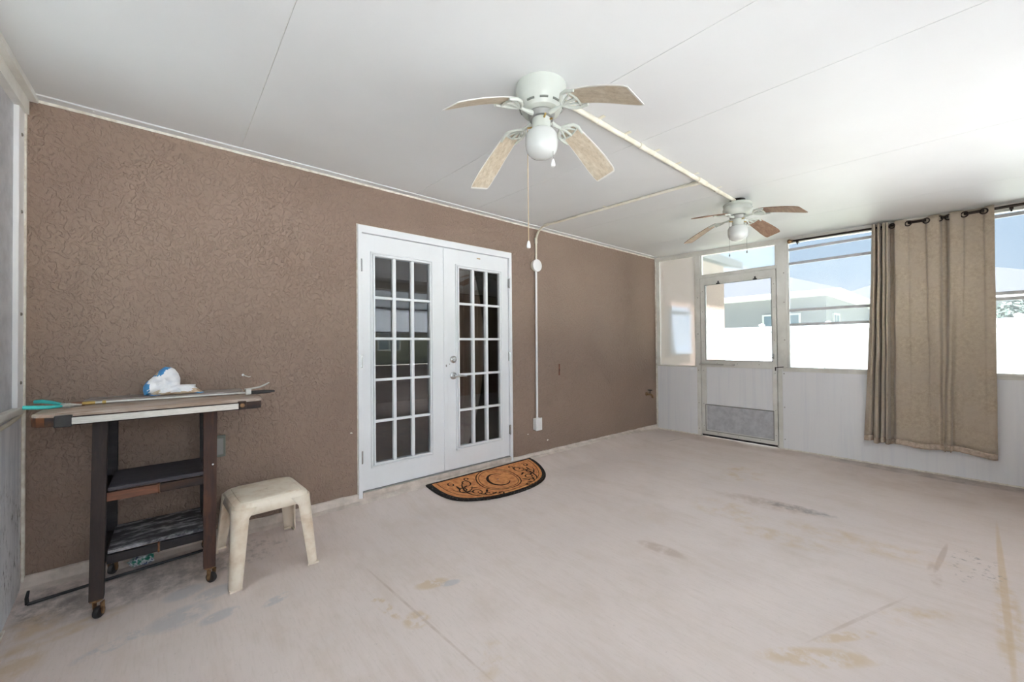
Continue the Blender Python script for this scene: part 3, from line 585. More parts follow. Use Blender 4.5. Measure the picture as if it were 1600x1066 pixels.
# ------------------------------------------------------------------ exterior
struct('ground', MB().box((-40, -40, -.3), (60, 60, -.06)), 'lawn', 'pale green lawn around the house')
struct('bounce_patio', MB().box((-6, -9, -.1), (12, YF-.06, -.02)).box((-6, YF-.06, -.1), (XL-.06, 3, -.02)), 'bounce_patio', 'unseen light concrete apron added to bounce sun into the porch')  # unseen pale ground put in as a reflector for the porch interior
fx = 15.5
fence = thing('vinyl_fence', 'white vinyl privacy fence seen through the far windows', 'fence', (fx, 3, -.06))
for k in range(-9, 8):
    y0 = 4.81+k*1.83-1.83
    pm = MB().box((fx-.065, y0+1.765, -.06), (fx+.065, y0+1.895, 1.87)).box((fx-.08, y0+1.75, 1.87), (fx+.08, y0+1.91, 1.90), .01)
    pm.add([(fx-.075, y0+1.755, 1.9), (fx+.075, y0+1.755, 1.9), (fx+.075, y0+1.905, 1.9), (fx-.075, y0+1.905, 1.9), (fx, y0+1.83, 1.95)], [(0, 1, 4), (1, 2, 4), (2, 3, 4), (3, 0, 4)])
    obj('post', pm, 'fence', fence)
    obj('top_rail', B((fx-.03, y0+.06, 1.68), (fx+.03, y0+1.77, 1.83), .006), 'fence', fence)
    obj('bottom_rail', B((fx-.03, y0+.06, .0), (fx+.03, y0+1.77, .15), .006), 'fence', fence)
    for j in range(10): obj('board', B((fx-.012, y0+.066+j*.17, .1), (fx+.012, y0+.232+j*.17, 1.7), .004), 'fence', fence)
def roofmesh(x0, x1, y0, y1, z, ridge, th=.16):
    hx = min(x1-x0, y1-y0)/2; xm = (x0+x1)/2
    if (x1-x0) < (y1-y0): r0, r1 = (xm, y0+hx, ridge), (xm, y1-hx, ridge)
    else: r0, r1 = (x0+hx, (y0+y1)/2, ridge), (x1-hx, (y0+y1)/2, ridge)
    vs = [(x0, y0, z), (x1, y0, z), (x1, y1, z), (x0, y1, z), r0, r1]
    if (x1-x0) < (y1-y0): fs = [(0, 1, 4), (1, 2, 5, 4), (2, 3, 5), (3, 0, 4, 5)]
    else: fs = [(0, 1, 5, 4), (1, 2, 5), (2, 3, 4, 5), (3, 0, 4)]
    return MB().add(vs, fs+[(0, 1, 2, 3)])
def house(label, x0, x1, y0, y1, wz, ridge, wins, wall='house_wall', ov=.5):
    h = thing('neighbour_house', label, 'house', ((x0+x1)/2, (y0+y1)/2, -.06))
    obj('wall', B((x0, y0, -.06), (x1, y1, wz)), wall, h)
    obj('roof', roofmesh(x0-ov, x1+ov, y0-ov, y1+ov, wz+.2, ridge), 'shingle', h)
    obj('fascia', MB().box((x0-ov-.02, y0-ov-.02, wz), (x1+ov+.02, y0-ov+.01, wz+.21)).box((x0-ov-.02, y1+ov-.01, wz), (x1+ov+.02, y1+ov+.02, wz+.21)).box((x0-ov-.02, y0-ov, wz), (x0-ov+.01, y1+ov, wz+.21)).box((x1+ov-.01, y0-ov, wz), (x1+ov+.02, y1+ov, wz+.21)), 'fence', h)
    obj('soffit', B((x0-ov, y0-ov, wz), (x1+ov, y1+ov, wz+.02)), 'fence', h)
    for face, u0, u1, a, b in wins:
        if face == 'x0': w = obj('window_frame', MB().box((x0-.05, u0-.07, a-.07), (x0+.02, u0, b+.07)).box((x0-.05, u1, a-.07), (x0+.02, u1+.07, b+.07)).box((x0-.05, u0, a-.07), (x0+.02, u1, a)).box((x0-.05, u0, b), (x0+.02, u1, b+.07)).box((x0-.045, (u0+u1)/2-.03, a), (x0+.02, (u0+u1)/2+.03, b)), 'fence', h); obj('glass', B((x0-.02, u0, a), (x0-.005, u1, b)), 'dark_glass', w)
        else:
            s = -1 if face == 'y0' else 1; yy = y0 if face == 'y0' else y1
            w = obj('window_frame', MB().box((u0-.07, yy+s*.05, a-.07), (u0, yy-s*.02, b+.07)).box((u1, yy+s*.05, a-.07), (u1+.07, yy-s*.02, b+.07)).box((u0, yy+s*.05, a-.07), (u1, yy-s*.02, a)).box((u0, yy+s*.05, b), (u1, yy-s*.02, b+.07)).box(((u0+u1)/2-.03, yy+s*.045, a), ((u0+u1)/2+.03, yy-s*.02, b)), 'fence', h); obj('glass', B((u0, yy+s*.02, a), (u1, yy+s*.005, b)), 'dark_glass', w)
    return h
house('pale house with hip roof behind the white fence, its eave corner in the window', 19.5, 29, 3.8, 16, 3.12, 5.6, [('x0', 4.7, 5.95, 1.3, 2.42), ('y0', 20.6, 21.6, 1.3, 2.42)])
house('farther pale house roof rising behind the nearer hip roof', 34, 46, -5, 7.5, 3.6, 6.6, [])
house('grey green house across the back lawn, reflected in the door glass', -2, 12, -25, -15, 2.6, 4.8, [('y1', 1.2, 2.6, 1.1, 2.2), ('y1', 4.6, 6.6, .15, 2.2), ('y1', 8.6, 9.8, 1.1, 2.2)], 'siding')
def tree(x, y, h, r, label, n=2600):
    tr_ = thing('leafy_tree', label, 'tree', (x, y, -.06))
    obj('trunk', MB().tube([(x, y, -.06), (x+.1, y, h*.35), (x, y+.1, h*.7)], [.16, .12, .06], 8), 'bark', tr_)
    mb = MB(); rnd = random.Random(int(x*10+y))
    for i in range(n):
        d = Vector((rnd.gauss(0, 1), rnd.gauss(0, 1), rnd.gauss(0, 1))).normalized()*r*rnd.uniform(.55, 1)
        k = 1+.25*noise.noise(d*1.3); c = Vector((x+d.x*k, y+d.y*k, h*.62+d.z*k*.85)); s_ = rnd.uniform(.09, .17)
        a = Vector((rnd.gauss(0, 1), rnd.gauss(0, 1), rnd.gauss(0, 1))).normalized(); b = a.orthogonal().normalized()
        mb.add([c-a*s_, c+b*s_*.5, c+a*s_, c-b*s_*.5], [(0, 1, 2, 3)])
    tag(obj('foliage', mb, 'leaf', tr_), kind='stuff')
tree(30.5, -1.2, 3.3, 1.35, 'hazy green tree above the fence at the right window edge')
tree(30.0, -5.6, 4.2, 2.0, 'larger green tree beyond the fence, right of the hazy one')
tree(29.5, 1.9, 2.9, 1.2, 'low green tree beyond the fence, behind the beige curtain')

# ------------------------------------------------------------------ curtain rod and curtain
RX = XF-.072; RZ = lambda y: 2.422-.0 if y < .2 else 2.422+.022*(y-.2)
rod = thing('curtain_rod', 'dark bronze curtain rod under the far wall header', 'curtain rod', (RX, .4, 2.42))
pts = [(RX, 1.36-.1*i, RZ(1.36-.1*i)) for i in range(20)]
obj('pole', MB().tube(pts, .0105, 10), 'black_iron', rod)
obj('pole_sleeve', MB().tube([(RX, .45, RZ(.45)), (RX, .1, RZ(.1)), (RX, -.54, RZ(-.54))], .0125, 10), 'black_iron', rod)
obj('finial', MB().lathe([(.009, 0), (.016, .006), (.012, .014), (.02, .024), (.026, .038), (.02, .052), (.008, .058), (0, .06)], (RX, 1.36, RZ(1.36)), 'y', 16), 'rust_steel', rod)
for y in (1.32, .62, -.215):
    obj('bracket', MB().box((RX-.012, y-.012, RZ(y)-.03), (RX+.012, y+.012, RZ(y)-.008), .003).tube([(RX, y, RZ(y)-.02), (RX+.04, y, RZ(y)-.02), (XF-.004, y, RZ(y)-.02)], .006, 8).lathe([(0, 0), (.006, 0), (.006, -.02), (0, -.022)], (RX, y, RZ(y)-.028), n=8), 'black_iron', rod)
# fabric path: (y top, depth top, y bottom, depth bottom); depth > 0 towards the room
cp = [(.679, .0, .771, -.01), (.668, .035, .742, .02), (.656, .045, .72, .03), (.648, -.02, .705, -.03), (.640, -.03, .698, -.03), (.63, .05, .69, .035), (.618, .055, .665, .045),
      (.61, -.03, .650, -.035), (.602, -.03, .645, -.035), (.592, .055, .636, .045), (.58, .055, .615, .05), (.573, -.01, .606, -.01), (.566, .045, .598, .05), (.556, .04, .585, .045),
      (.55, -.04, .575, -.03), (.535, -.05, .56, -.04), (.517, -.045, .545, -.03), (.509, .02, .530, .02), (.498, .034, .515, .032), (.46, .028, .47, .034), (.42, .012, .43, .03),
      (.405, -.012, .40, .025), (.35, -.018, .35, .02), (.297, -.012, .30, .02), (.285, .016, .28, .026), (.25, .03, .25, .04), (.214, .03, .232, .045), (.2, .008, .222, .03), (.192, -.04, .214, .012),
      (.165, -.045, .203, .012), (.152, -.03, .195, .03), (.142, .022, .182, .052), (.128, .034, .165, .05), (.09, .028, .155, -.005), (.058, .012, .12, .0), (.045, -.012, .08, .012), (-.01, -.018, .03, .015), (-.056, -.012, -.03, .012),
      (-.07, .014, -.06, .016), (-.1, .022, -.09, .014), (-.121, .02, -.108, .006)]
def spl(vals, t_):
    n_ = len(vals)-1; x = t_*n_; i = min(int(x), n_-1); f = x-i
    p = [vals[max(i-1, 0)], vals[i], vals[i+1], vals[min(i+2, n_)]]
    return .5*((2*p[1])+(-p[0]+p[2])*f+(2*p[0]-5*p[1]+4*p[2]-p[3])*f*f+(-p[0]+3*p[1]-3*p[2]+p[3])*f**3)
NC, NR = 240, 46
cc = [[spl([c[k] for c in cp], i/NC) for i in range(NC+1)] for k in range(4)]
def fab(i, f):          # f 0 top .. 1 bottom
    e = f*f*(3-2*f); yt, yb = cc[0][i], cc[2][i]; y = yt+(yb-yt)*(f**1.3)
    d = cc[1][i]+(cc[3][i]-cc[1][i])*e + .004*noise.noise(Vector((y*9, f*5, 2)))
    zt = RZ(yt)+.032+.01*math.sin(i*.21)*0+(-.006 if abs(yt-.35) < .07 else 0); zb = .247+.010*math.sin(i*.13)-.02*(1 if i > 196 else 0)*(i-196)/44+(.015 if 178 < i < 192 else 0)
    return (RX-d, y+.004*noise.noise(Vector((i*.02, f*6, 7))), zt+(zb-zt)*f)
cur = thing('grommet_curtain', 'beige textured grommet curtain drawn across the far wall window', 'curtain', (RX, .3, .23))
HF = .976
for nm, f0, f1, nr, mt in (('fabric', 0, HF, NR, 'curtain'), ('hem', HF, 1, 3, 'hem')):
    o = obj(nm, MB().grid([[fab(i, f0+(f1-f0)*j/nr) for i in range(NC+1)] for j in range(nr+1)]), mt, cur, angle=180)
    md = o.modifiers.new('thick', 'SOLIDIFY'); md.thickness = .004; md.offset = 0
for yg in (.5255, .412, .290, .204, .148, .050, -.063):
    ring = [(RX-.004+.006*math.sin(0), yg+.0, RZ(yg))]
    R_ = .023; tilt = .3
    pts = [(RX-.012+R_*math.cos(a)*math.sin(tilt), yg+R_*math.cos(a)*math.cos(tilt), RZ(yg)-.010+R_*math.sin(a)) for a in [2*PI*k/20 for k in range(21)]]
    obj('grommet', MB().tube([(p[0]-.012, p[1], p[2]) for p in pts], .0055, 8, False), 'black_iron', cur)

oc = thing('outer_wall_curtain', 'plain beige curtain on the outer wall, seen only mirrored in the right French door', 'curtain', (4.8, YF+.09, .25))
rows = []
for j in range(8):
    z = .25+(2.3-.25)*j/7; rows.append([(4.42+1.03*i/120, YF+.10+.03*math.sin(i*.62)+.008*math.sin(i*.17+j*.3), z) for i in range(121)])
o = obj('fabric', MB().grid(rows), 'curtain', oc); md = o.modifiers.new('t', 'SOLIDIFY'); md.thickness = .004
obj('heading', MB().grid([[(p[0], p[1]-.003, 2.295+.02*j) for p in rows[-1]] for j in range(2)]), 'hem', oc)
od = thing('outer_wall_rod', 'dark curtain rod along the outer wall, mirrored high in the right French door', 'curtain rod', (4.8, YF+.1, 2.31))
obj('pole', MB().tube([(4.36, YF+.1, 2.325), (5.45, YF+.1, 2.325)], .0105, 10), 'black_iron', od)
obj('finial', MB().lathe([(.01, 0), (.024, -.02), (.024, -.04), (0, -.05)], (4.36, YF+.1, 2.325), 'x', 14), 'rust_steel', od)
for x in (4.39, 5.4): obj('bracket', MB().tube([(x, YF+.1, 2.322), (x, YF+.05, 2.318), (x, YF-.005, 2.35)], .006, 8), 'black_iron', od)

# ------------------------------------------------------------------ ceiling fans
def fan(C, ang, label, blade_mat, edge_mat, drop, tips, prof, roots=.135, pitch=-.2, R=.515, small=False):
    cx, cy = C; zt = zc(cy)
    f = thing('ceiling_fan', label, 'ceiling fan', (cx, cy, zt))
    z = lambda dz: zt-dz
    if small:
        obj('mounting_bracket', MB().lathe([(.06, z(-.005)), (.06, z(.004)), (.035, z(.006)), (.035, z(.035))], (cx, cy, 0), n=20), 'black_iron', f)
    obj('motor_housing', MB().lathe([(r, z(d)) for r, d in prof], (cx, cy, 0), n=48), 'fan_white', f)
    sl = MB()
    if not small:
        for k in range(10):
            a0 = 2*PI*k/10+.1; pts = [(cx+.1005*math.cos(a0+j*.075), cy+.1005*math.sin(a0+j*.075), z(.102)) for j in range(6)]
            sl.tube(pts, .0055, 6)
        obj('vent_slot', sl, 'vent_dark', f)
    obj('rotor', MB().lathe([(.062, z(roots-.015)), (.066, z(roots)), (.058, z(roots+.02)), (.03, z(roots+.022))], (cx, cy, 0), n=32), 'fan_grey', f)
    sw = obj('switch_housing', MB().lathe([(.03, z(roots+.01)), (.045, z(roots+.018)), (.045, z(roots+.07)), (.05, z(roots+.075)), (.05, z(roots+.085)), (.03, z(roots+.09))], (cx, cy, 0), n=32), 'fan_white', f)
    g0 = roots+.078; GS = .077
    obj('light_globe', MB().lathe([(.052, z(g0)), (.068, z(g0+.008)), (GS, z(g0+.025)), (GS+.001, z(g0+.06)), (GS-.001, z(g0+.082)), (.07, z(g0+.1)), (.055, z(g0+.116)), (.03, z(g0+.128)), (.0, z(g0+.132))], (cx, cy, 0), n=40), 'opal', f)
    obj('globe_screw', MB().tube([(cx-.02, cy-.04, z(roots+.03)), (cx-.034, cy-.062, z(roots+.03))], .005, 8), 'brass', sw)
    for k in range(4):
        a = ang+k*PI/2; u = Vector((math.cos(a), math.sin(a), 0)); w = Vector((-math.sin(a), math.cos(a), 0))
        td = tips[k]; r0 = .19
        def bl(s, t_, th):       # s 0..1 along the blade, t_ -1..1 across
            r = r0+(R-r0)*s; wid = .047+.018*min(s*1.4, 1)
            c = max(0, s-.9)/.1; wid *= math.sqrt(max(0, 1-(c*.5)**2))
            dz = roots+.004+(td-roots)*s**1.2
            p = Vector((cx, cy, 0))+u*r+w*(t_*wid); 
            return Vector((p.x, p.y, z(dz)+t_*wid*math.sin(pitch)+th))
        S = [i/14 for i in range(13)]+[.9, .94, .97, .99, 1]; T = [-1, -.96, -.5, 0, .5, .96, 1]
        S = sorted(set(S))
        arm_bot = [[bl(s, t_, -.0025) for t_ in T] for s in S]; top = [[bl(s, t_, .0025) for t_ in T] for s in S]
        mb = MB().grid(arm_bot)
        bo = obj('blade', mb, blade_mat if k % 2 == 0 or small else blade_mat+'_y', f)
        e = MB().grid(top)
        for rowi in (0, -1): e.grid([arm_bot[rowi], top[rowi]])
        e.grid([[r[0] for r in arm_bot], [r[0] for r in top]]).grid([[r[-1] for r in arm_bot], [r[-1] for r in top]])
        # white painted rim turned under the blade
        for sgn in (0, -1):
            rim = [[bl(s, (-1 if sgn == 0 else 1)*q, -.0032) for q in (1.0, .93)] for s in S]; e.grid(rim)
        e.grid([[bl(s, t_, -.0032) for t_ in T] for s in (.975, 1)])
        obj('blade_rim', e, edge_mat, bo)
        # open-work blade iron
        P = lambda r, t_, dz: tuple(Vector((cx, cy, z(dz)))+u*r+w*t_)
        zz = lambda s: roots+.011+(td-roots)*s**1.2
        sl_ = math.sin(pitch)
        Q = lambda r, t_: tuple(Vector(P(r, t_, zz(max(0, (r-r0)/(R-r0)))))+Vector((0, 0, t_*sl_-.002)))
        im = MB().tube([P(.055, 0, roots+.008), P(.085, 0, roots+.012), P(.115, 0, roots+.014), P(.14, 0, roots+.012)], [.012, .011, .008, .008], 8)
        for sg in (-1, 1):
            im.tube([Q(.135, 0), Q(.15, sg*.028), Q(.175, sg*.05), Q(.205, sg*.056), Q(.245, sg*.05)], [.006, .007, .008, .008, .006], 8)
            im.tube([Q(.14, 0), Q(.165, sg*.016), Q(.2, sg*.03), Q(.215, sg*.04)], [.005, .005, .005, .005], 6)
        im.tube([Q(.135, 0), Q(.17, 0), Q(.22, 0)], [.006, .006, .007], 8)
        im.tube([Q(.205, -.05), Q(.216, -.02), Q(.218, 0), Q(.216, .02), Q(.205, .05)], .005, 6)
        obj('blade_iron', im, 'fan_white', f)
    return f, z
f1, z1 = fan((1.355, 1.35), 0.0, 'large white ceiling fan with whitewashed sagging blades, nearest the camera', 'blade', 'blade_edge', 0,
             (.285, .325, .285, .285), [(.0, .0), (.122, .0), (.122, .03), (.1185, .036), (.118, .065), (.112, .085), (.102, .1), (.097, .112), (.09, .122), (.07, .128), (.05, .13)])
rv = Vector((.76, -.65))
def chain(f, z, C, off, d0, d1_, mat, mat2, kind, ks=1.0):
    x, y = C[0]+rv.x*off[0]+.65*off[1], C[1]+rv.y*off[0]+.76*off[1]
    ch = obj('pull_chain', MB().tube([(x, y, z(d0)), (x, y, z(d1_))], .0016 if kind else .0024, 6), mat, f)
    h = .036
    obj('chain_knob', MB().lathe([(.002*ks, z(d1_)), (.006*ks, z(d1_+.006*ks)), (.010*ks, z(d1_+h*.7*ks)), (.009*ks, z(d1_+h*ks)), (0, z(d1_+h*ks+.001))], (x, y, 0), n=14), mat2, ch)
    if d0 < .2: obj('chain_arm', MB().tube([(C[0], C[1], z(d0)), (x, y, z(d0))], .004, 6), 'brass', f)
chain(f1, z1, (1.355, 1.35), (.052, -.03), .165, .36, 'fan_grey', 'pvc', 1)
chain(f1, z1, (1.355, 1.35), (-.066, .02), .185, .735, 'cord', 'pvc', 0)
f2, z2 = fan((3.72, 1.325), math.radians(-14), 'smaller looking ceiling fan with brown blades, by the screen door', 'blade_brown', 'blade_brown', 0,
             (.235, .25, .225, .24), [(.0, .035), (.108, .035), (.112, .04), (.112, .055), (.105, .06), (.114, .08), (.114, .10), (.1, .118), (.08, .13), (.05, .138)], roots=.148, small=True)
chain(f2, z2, (3.72, 1.325), (-.075, .0), .19, .47, 'fan_grey', 'screw', 1, .6)
chain(f2, z2, (3.72, 1.325), (.075, 0.0), .19, .44, 'fan_grey', 'screw', 1, .6)

# ------------------------------------------------------------------ conduit
zcc = lambda y: zc(y)-.012
cond = thing('ceiling_conduit', 'cream painted conduit running along the ceiling between the two fans', 'conduit', (2.5, 1.33, zc(1.33)))
obj('pipe', MB().tube([(1.46, 1.335, zcc(1.335)-.004), (2.5, 1.332, zcc(1.332)-.004), (3.66, 1.33, zcc(1.33)-.004)], .014, 12), 'conduit', cond)
for x in (1.78, 2.03, 2.36, 2.64, 2.90, 3.3):
    obj('strap', MB().box((x-.012, 1.29, zc(1.29)-.003), (x+.012, 1.37, zc(1.29)-.001)).tube([(x-.009, 1.333, zcc(1.333)-.004), (x+.009, 1.333, zcc(1.333)-.004)], .0158, 12), 'conduit', cond)
obj('coupling', MB().tube([(2.19, 1.332, zcc(1.332)-.004), (2.235, 1.332, zcc(1.332)-.004)], .017, 12), 'conduit', cond)
obj('tee_fitting', MB().tube([(2.98, 1.331, zcc(1.33)-.004), (3.12, 1.331, zcc(1.33)-.004)], .019, 12).tube([(3.05, 1.331, zcc(1.33)-.004), (3.05, 1.42, zcc(1.42)-.002)], .016, 12), 'conduit', cond)
br = thing('wall_conduit', 'thin white conduit crossing the ceiling and dropping down the brown wall to an outlet', 'conduit', (3.02, YB, .47))
pts = [(3.05, 1.4, zcc(1.4)), (3.04, 2.2, zcc(2.2)), (3.03, 2.98, zcc(2.98)-.002)]
for k in range(1, 8):
    a = PI/2*k/8; pts.append((3.03, 2.98+.135*math.sin(a), zcc(2.98)-.004-.135*(1-math.cos(a))))
pts += [(3.028, 3.117, 2.4), (3.026, 3.117, 2.2)]
obj('pipe', MB().tube(pts, .0115, 12), 'conduit', br)
obj('lower_pipe', MB().tube([(3.024, 3.117, 2.09), (3.02, 3.117, 1.2), (3.018, 3.117, .46)], .012, 12), 'pvc', br)
for y in (2.2,): obj('strap', MB().box((3.0, y-.01, zc(y)-.004), (3.08, y+.01, zc(y)-.001)).tube([(3.04, y-.008, zcc(y)), (3.04, y+.008, zcc(y))], .0135, 12), 'conduit', br)
obj('coupling', MB().tube([(3.03, 2.93, zcc(2.93)), (3.03, 2.99, zcc(2.98)-.002)], .015, 12).tube([(3.028, 3.117, 2.38), (3.028, 3.117, 2.44)], .015, 12), 'conduit', br)
jb = thing('junction_box', 'round white junction box cover on the conduit high on the brown wall', 'junction box', (3.025, YB, 2.135))
obj('cover', MB().lathe([(0, -.05), (.06, -.05), (.066, -.046), (.068, -.035), (.068, -.03)], (3.025, YB, 2.135), 'y', 40), 'pvc', jb)
obj('box_body', MB().lathe([(.064, -.032), (.06, -.004), (.06, 0)], (3.025, YB, 2.135), 'y', 40), 'conduit', jb)
ob = thing('outlet_box', 'white weatherproof outlet box at the foot of the wall conduit', 'outlet', (3.018, YB, .408))
obj('box_body', B((2.975, YB-.045, .345), (3.061, YB, .472), .006), 'pvc', ob)
obj('cover', MB().box((2.971, YB-.056, .341), (3.065, YB-.045, .476), .005).box((2.992, YB-.06, .36), (3.044, YB-.055, .4), .004).box((2.992, YB-.06, .418), (3.044, YB-.055, .458), .004), 'pvc', ob)

# ------------------------------------------------------------------ small things on the brown wall
sp_ = thing('hose_spigot', 'weathered garden spigot on the brown wall near the far corner', 'spigot', (5.263, YB, .54))
obj('pipe', MB().lathe([(0, -.012), (.026, -.012), (.028, 0)], (5.263, YB, .54), 'y', 16).tube([(5.263, YB, .54), (5.263, YB-.07, .54), (5.263, YB-.095, .525), (5.263, YB-.1, .49)], [.012, .013, .013, .015], 10), 'rust_steel', sp_)
obj('handle', MB().tube([(5.263, YB-.06, .54), (5.263, YB-.06, .59)], .006, 8).lathe([(0, .592), (.03, .592), (.034, .598), (.03, .604), (0, .604)], (5.263, YB-.06, 0), n=14), 'black_iron', sp_)
wp = thing('wall_plate', 'narrow brown strip fixed upright on the brown wall right of the conduit', 'wall plate', (3.4, YB, .98))
obj('strip', B((3.392, YB-.008, .915), (3.410, YB, 1.045), .003), 'wood_tan', wp)
ov = thing('outlet_cover', 'grey weathered outlet cover on the brown wall behind the work cart', 'outlet cover', (.215, YB, .64))
obj('plate', B((.17, YB-.02, .574), (.26, YB, .709), .004), 'vent_dark', ov)
obj('cover_flap', B((.182, YB-.03, .59), (.248, YB-.02, .693), .004), 'fan_grey', ov)
hk = thing('wall_hook', 'small bent metal hook in the brown wall above the work cart', 'hook', (.374, YB, 1.075))
obj('shank', MB().tube([(.355, YB, 1.085), (.365, YB-.012, 1.08), (.385, YB-.016, 1.071), (.395, YB-.014, 1.074)], .003, 8), 'steel', hk)
obj('anchor', MB().lathe([(0, -.004), (.007, -.003), (.008, 0)], (.355, YB, 1.085), 'y', 10), 'pvc', hk)

# ------------------------------------------------------------------ doormat
mc = Vector((2.27, 3.09)); MA, MBh = .615, .53; rotm = -.015
def matpt(u, v):        # u -1..1 along the straight edge, v 0..1 outwards
    x, y = mc.x+u*MA, mc.y-v*MBh; return (x, y)
def mz(x, y): return fz(x, min(y, YB))+.002
def half(k, q=1.0, n=56, e=2.25):
    pts = []
    for i in range(n+1):
        a = PI*i/n; c, s_ = math.cos(a), math.sin(a)
        pts.append((math.copysign(abs(c)**(2/e), c)*q, .0+abs(s_)**(2/e)*q))
    return pts
def slab(pts, h0, h1):
    mb = MB(); low = [(x, y, mz(x, y)+h0) for x, y in pts]; cen = (mc.x, mc.y-.22); mid = []
    rings = [[(cen[0]+(x-cen[0])*k, cen[1]+(y-cen[1])*k) for x, y in pts] for k in (1, .985, .8, .6, .4, .2, .02)]
    g = [low]+[[(x, y, mz(x, y)+(h1 if j else h1*.7)) for x, y in r] for j, r in enumerate(rings)]
    return mb.grid(g, True, True)
dm = thing('doormat', 'half round orange coir doormat with black scrollwork before the French doors', 'doormat', (mc.x, mc.y, fz(mc.x, mc.y)))
obj('border', slab([matpt(u, v) for u, v in half(0)], 0, .015), 'coir_black', dm)
obj('pile', slab([matpt(u*1.05, v+.05) for u, v in half(0, .885)], .008, .019), 'coir', dm)
ink = MB()
def stroke(pts, w0, closed=False, zz=.0205):
    """flat printed ribbon along a list of (u, v) mat coordinates"""
    P_ = [Vector((mc.x+u*MA, mc.y-v*MBh)) for u, v in pts]; n_ = len(P_); L, R_ = [], []
    for i, p in enumerate(P_):
        a = P_[(i-1) % n_] if closed else P_[max(i-1, 0)]; b = P_[(i+1) % n_] if closed else P_[min(i+1, n_-1)]
        d = (b-a).normalized(); q = Vector((-d.y, d.x)); w = w0 if closed else w0*(.25+.9*math.sin(PI*(i+.3)/(n_-.4)))
        L.append((*(p+q*w), mz(p.x, p.y)+zz)); R_.append((*(p-q*w), mz(p.x, p.y)+zz))
    if closed: L.append(L[0]); R_.append(R_[0])
    ink.grid([L, R_])
E = lambda cu, cv, ru, rv_, a0, a1, n_=22: [(cu+ru*math.cos(a0+(a1-a0)*i/n_), cv+rv_*math.sin(a0+(a1-a0)*i/n_)) for i in range(n_+1)]
def spiral(cu, cv, r, a0, turns, sgn=1, n_=26):
    return [(cu+r*(1-.8*i/n_)*math.cos(a0+sgn*turns*2*PI*i/n_), cv+1.16*r*(1-.8*i/n_)*math.sin(a0+sgn*turns*2*PI*i/n_)) for i in range(n_+1)]
stroke([(u*1.05, v+.065) for u, v in half(0, .825)], .0028, True)
stroke(E(0, .44, .34, .38, 0, 2*PI, 44)[:-1], .005, True); stroke(E(0, .44, .30, .335, 0, 2*PI, 44)[:-1], .003, True)
stroke(E(0, .44, .165, .2, -.65, -2*PI+.65, 30), .0115)                 # the letter C
for s in (-1, 1):
    for (cu, cv, r, a0, tn, sg) in ((.5, .28, .10, 0, 1.3, 1), (.62, .45, .085, 2, 1.3, -1), (.5, .6, .09, 1, 1.4, 1), (.4, .76, .07, 3, 1.2, -1), (.26, .88, .055, 0, 1.2, 1), (.7, .22, .06, 4, 1.2, 1), (.42, .18, .05, 2, 1.2, -1)):
        stroke([(s*u, v) for u, v in spiral(cu, cv, r, a0, tn, sg)], .006)
    stroke([(s*u, v) for u, v in E(.42, .5, .2, .3, -1.2, 1.3)], .007)
    stroke([(s*u, v) for u, v in E(.6, .3, .16, .22, .2, 2.6)], .006)
    stroke([(s*u, v) for u, v in E(.3, .86, .24, .1, -.4, 1.6)], .006)
    for (cu, cv, a) in ((.56, .38, .4), (.66, .36, 1.6), (.46, .46, 2.6), (.58, .54, -.6), (.36, .66, .9), (.48, .72, 2.1), (.33, .82, .2)):
        stroke([(s*(cu+.05*t_*math.cos(a)), cv+.06*t_*math.sin(a)) for t_ in (-1, -.5, 0, .5, 1)], .009)
obj('printed_scrollwork', ink, 'ink', dm)

# ------------------------------------------------------------------ resin stool
st = thing('resin_stool', 'stained beige plastic stool standing right of the work cart', 'stool', (.425, 2.765, 0))
ca, sa = math.cos(.06), math.sin(.06)
def SP(x, y, z): return (.425+x*ca-y*sa, 2.765+x*sa+y*ca, z)
def rr(hx, hy, r, n=7):
    pts = []
    for cx_, cy_, a0 in ((hx-r, hy-r, 0), (-hx+r, hy-r, PI/2), (-hx+r, -hy+r, PI), (hx-r, -hy+r, 1.5*PI)):
        for k in range(n+1): pts.append((cx_+r*math.cos(a0+PI/2*k/n), cy_+r*math.sin(a0+PI/2*k/n)))
    return pts
def ring(hx, hy, r, z, bow=.0): return [SP(x*(1+bow*(1-(y/hy)**2)), y*(1+bow*(1-(x/hx)**2)), z) for x, y in rr(hx, hy, r)]
ST = .425
rings = [ring(.002, .002, .001, ST-.001), ring(.02, .02, .015, ST-.001), ring(.12, .12, .05, ST-.001), ring(.145, .165, .05, ST), ring(.15, .17, .05, ST-.002), ring(.152, .172, .05, ST-.006), ring(.156, .174, .05, ST-.004), ring(.172, .182, .055, ST-.007), ring(.183, .19, .055, ST-.016), ring(.188, .195, .055, ST-.034)]
base = rr(.19, .197, .055)
low = []
for x, y in base:
    k = max(0, 1-min(abs(abs(x)-.19), .09)/.09)*max(0, 1-min(abs(abs(y)-.197), .09)/.09)
    low.append(SP(x*1.012, y*1.012, ST-.058-.03*k))
rings.append(low)
o = obj('seat', MB().grid(rings, True, True), 'plastic_tan', st, angle=28); md = o.modifiers.new('t', 'SOLIDIFY'); md.thickness = .005; md.offset = -1
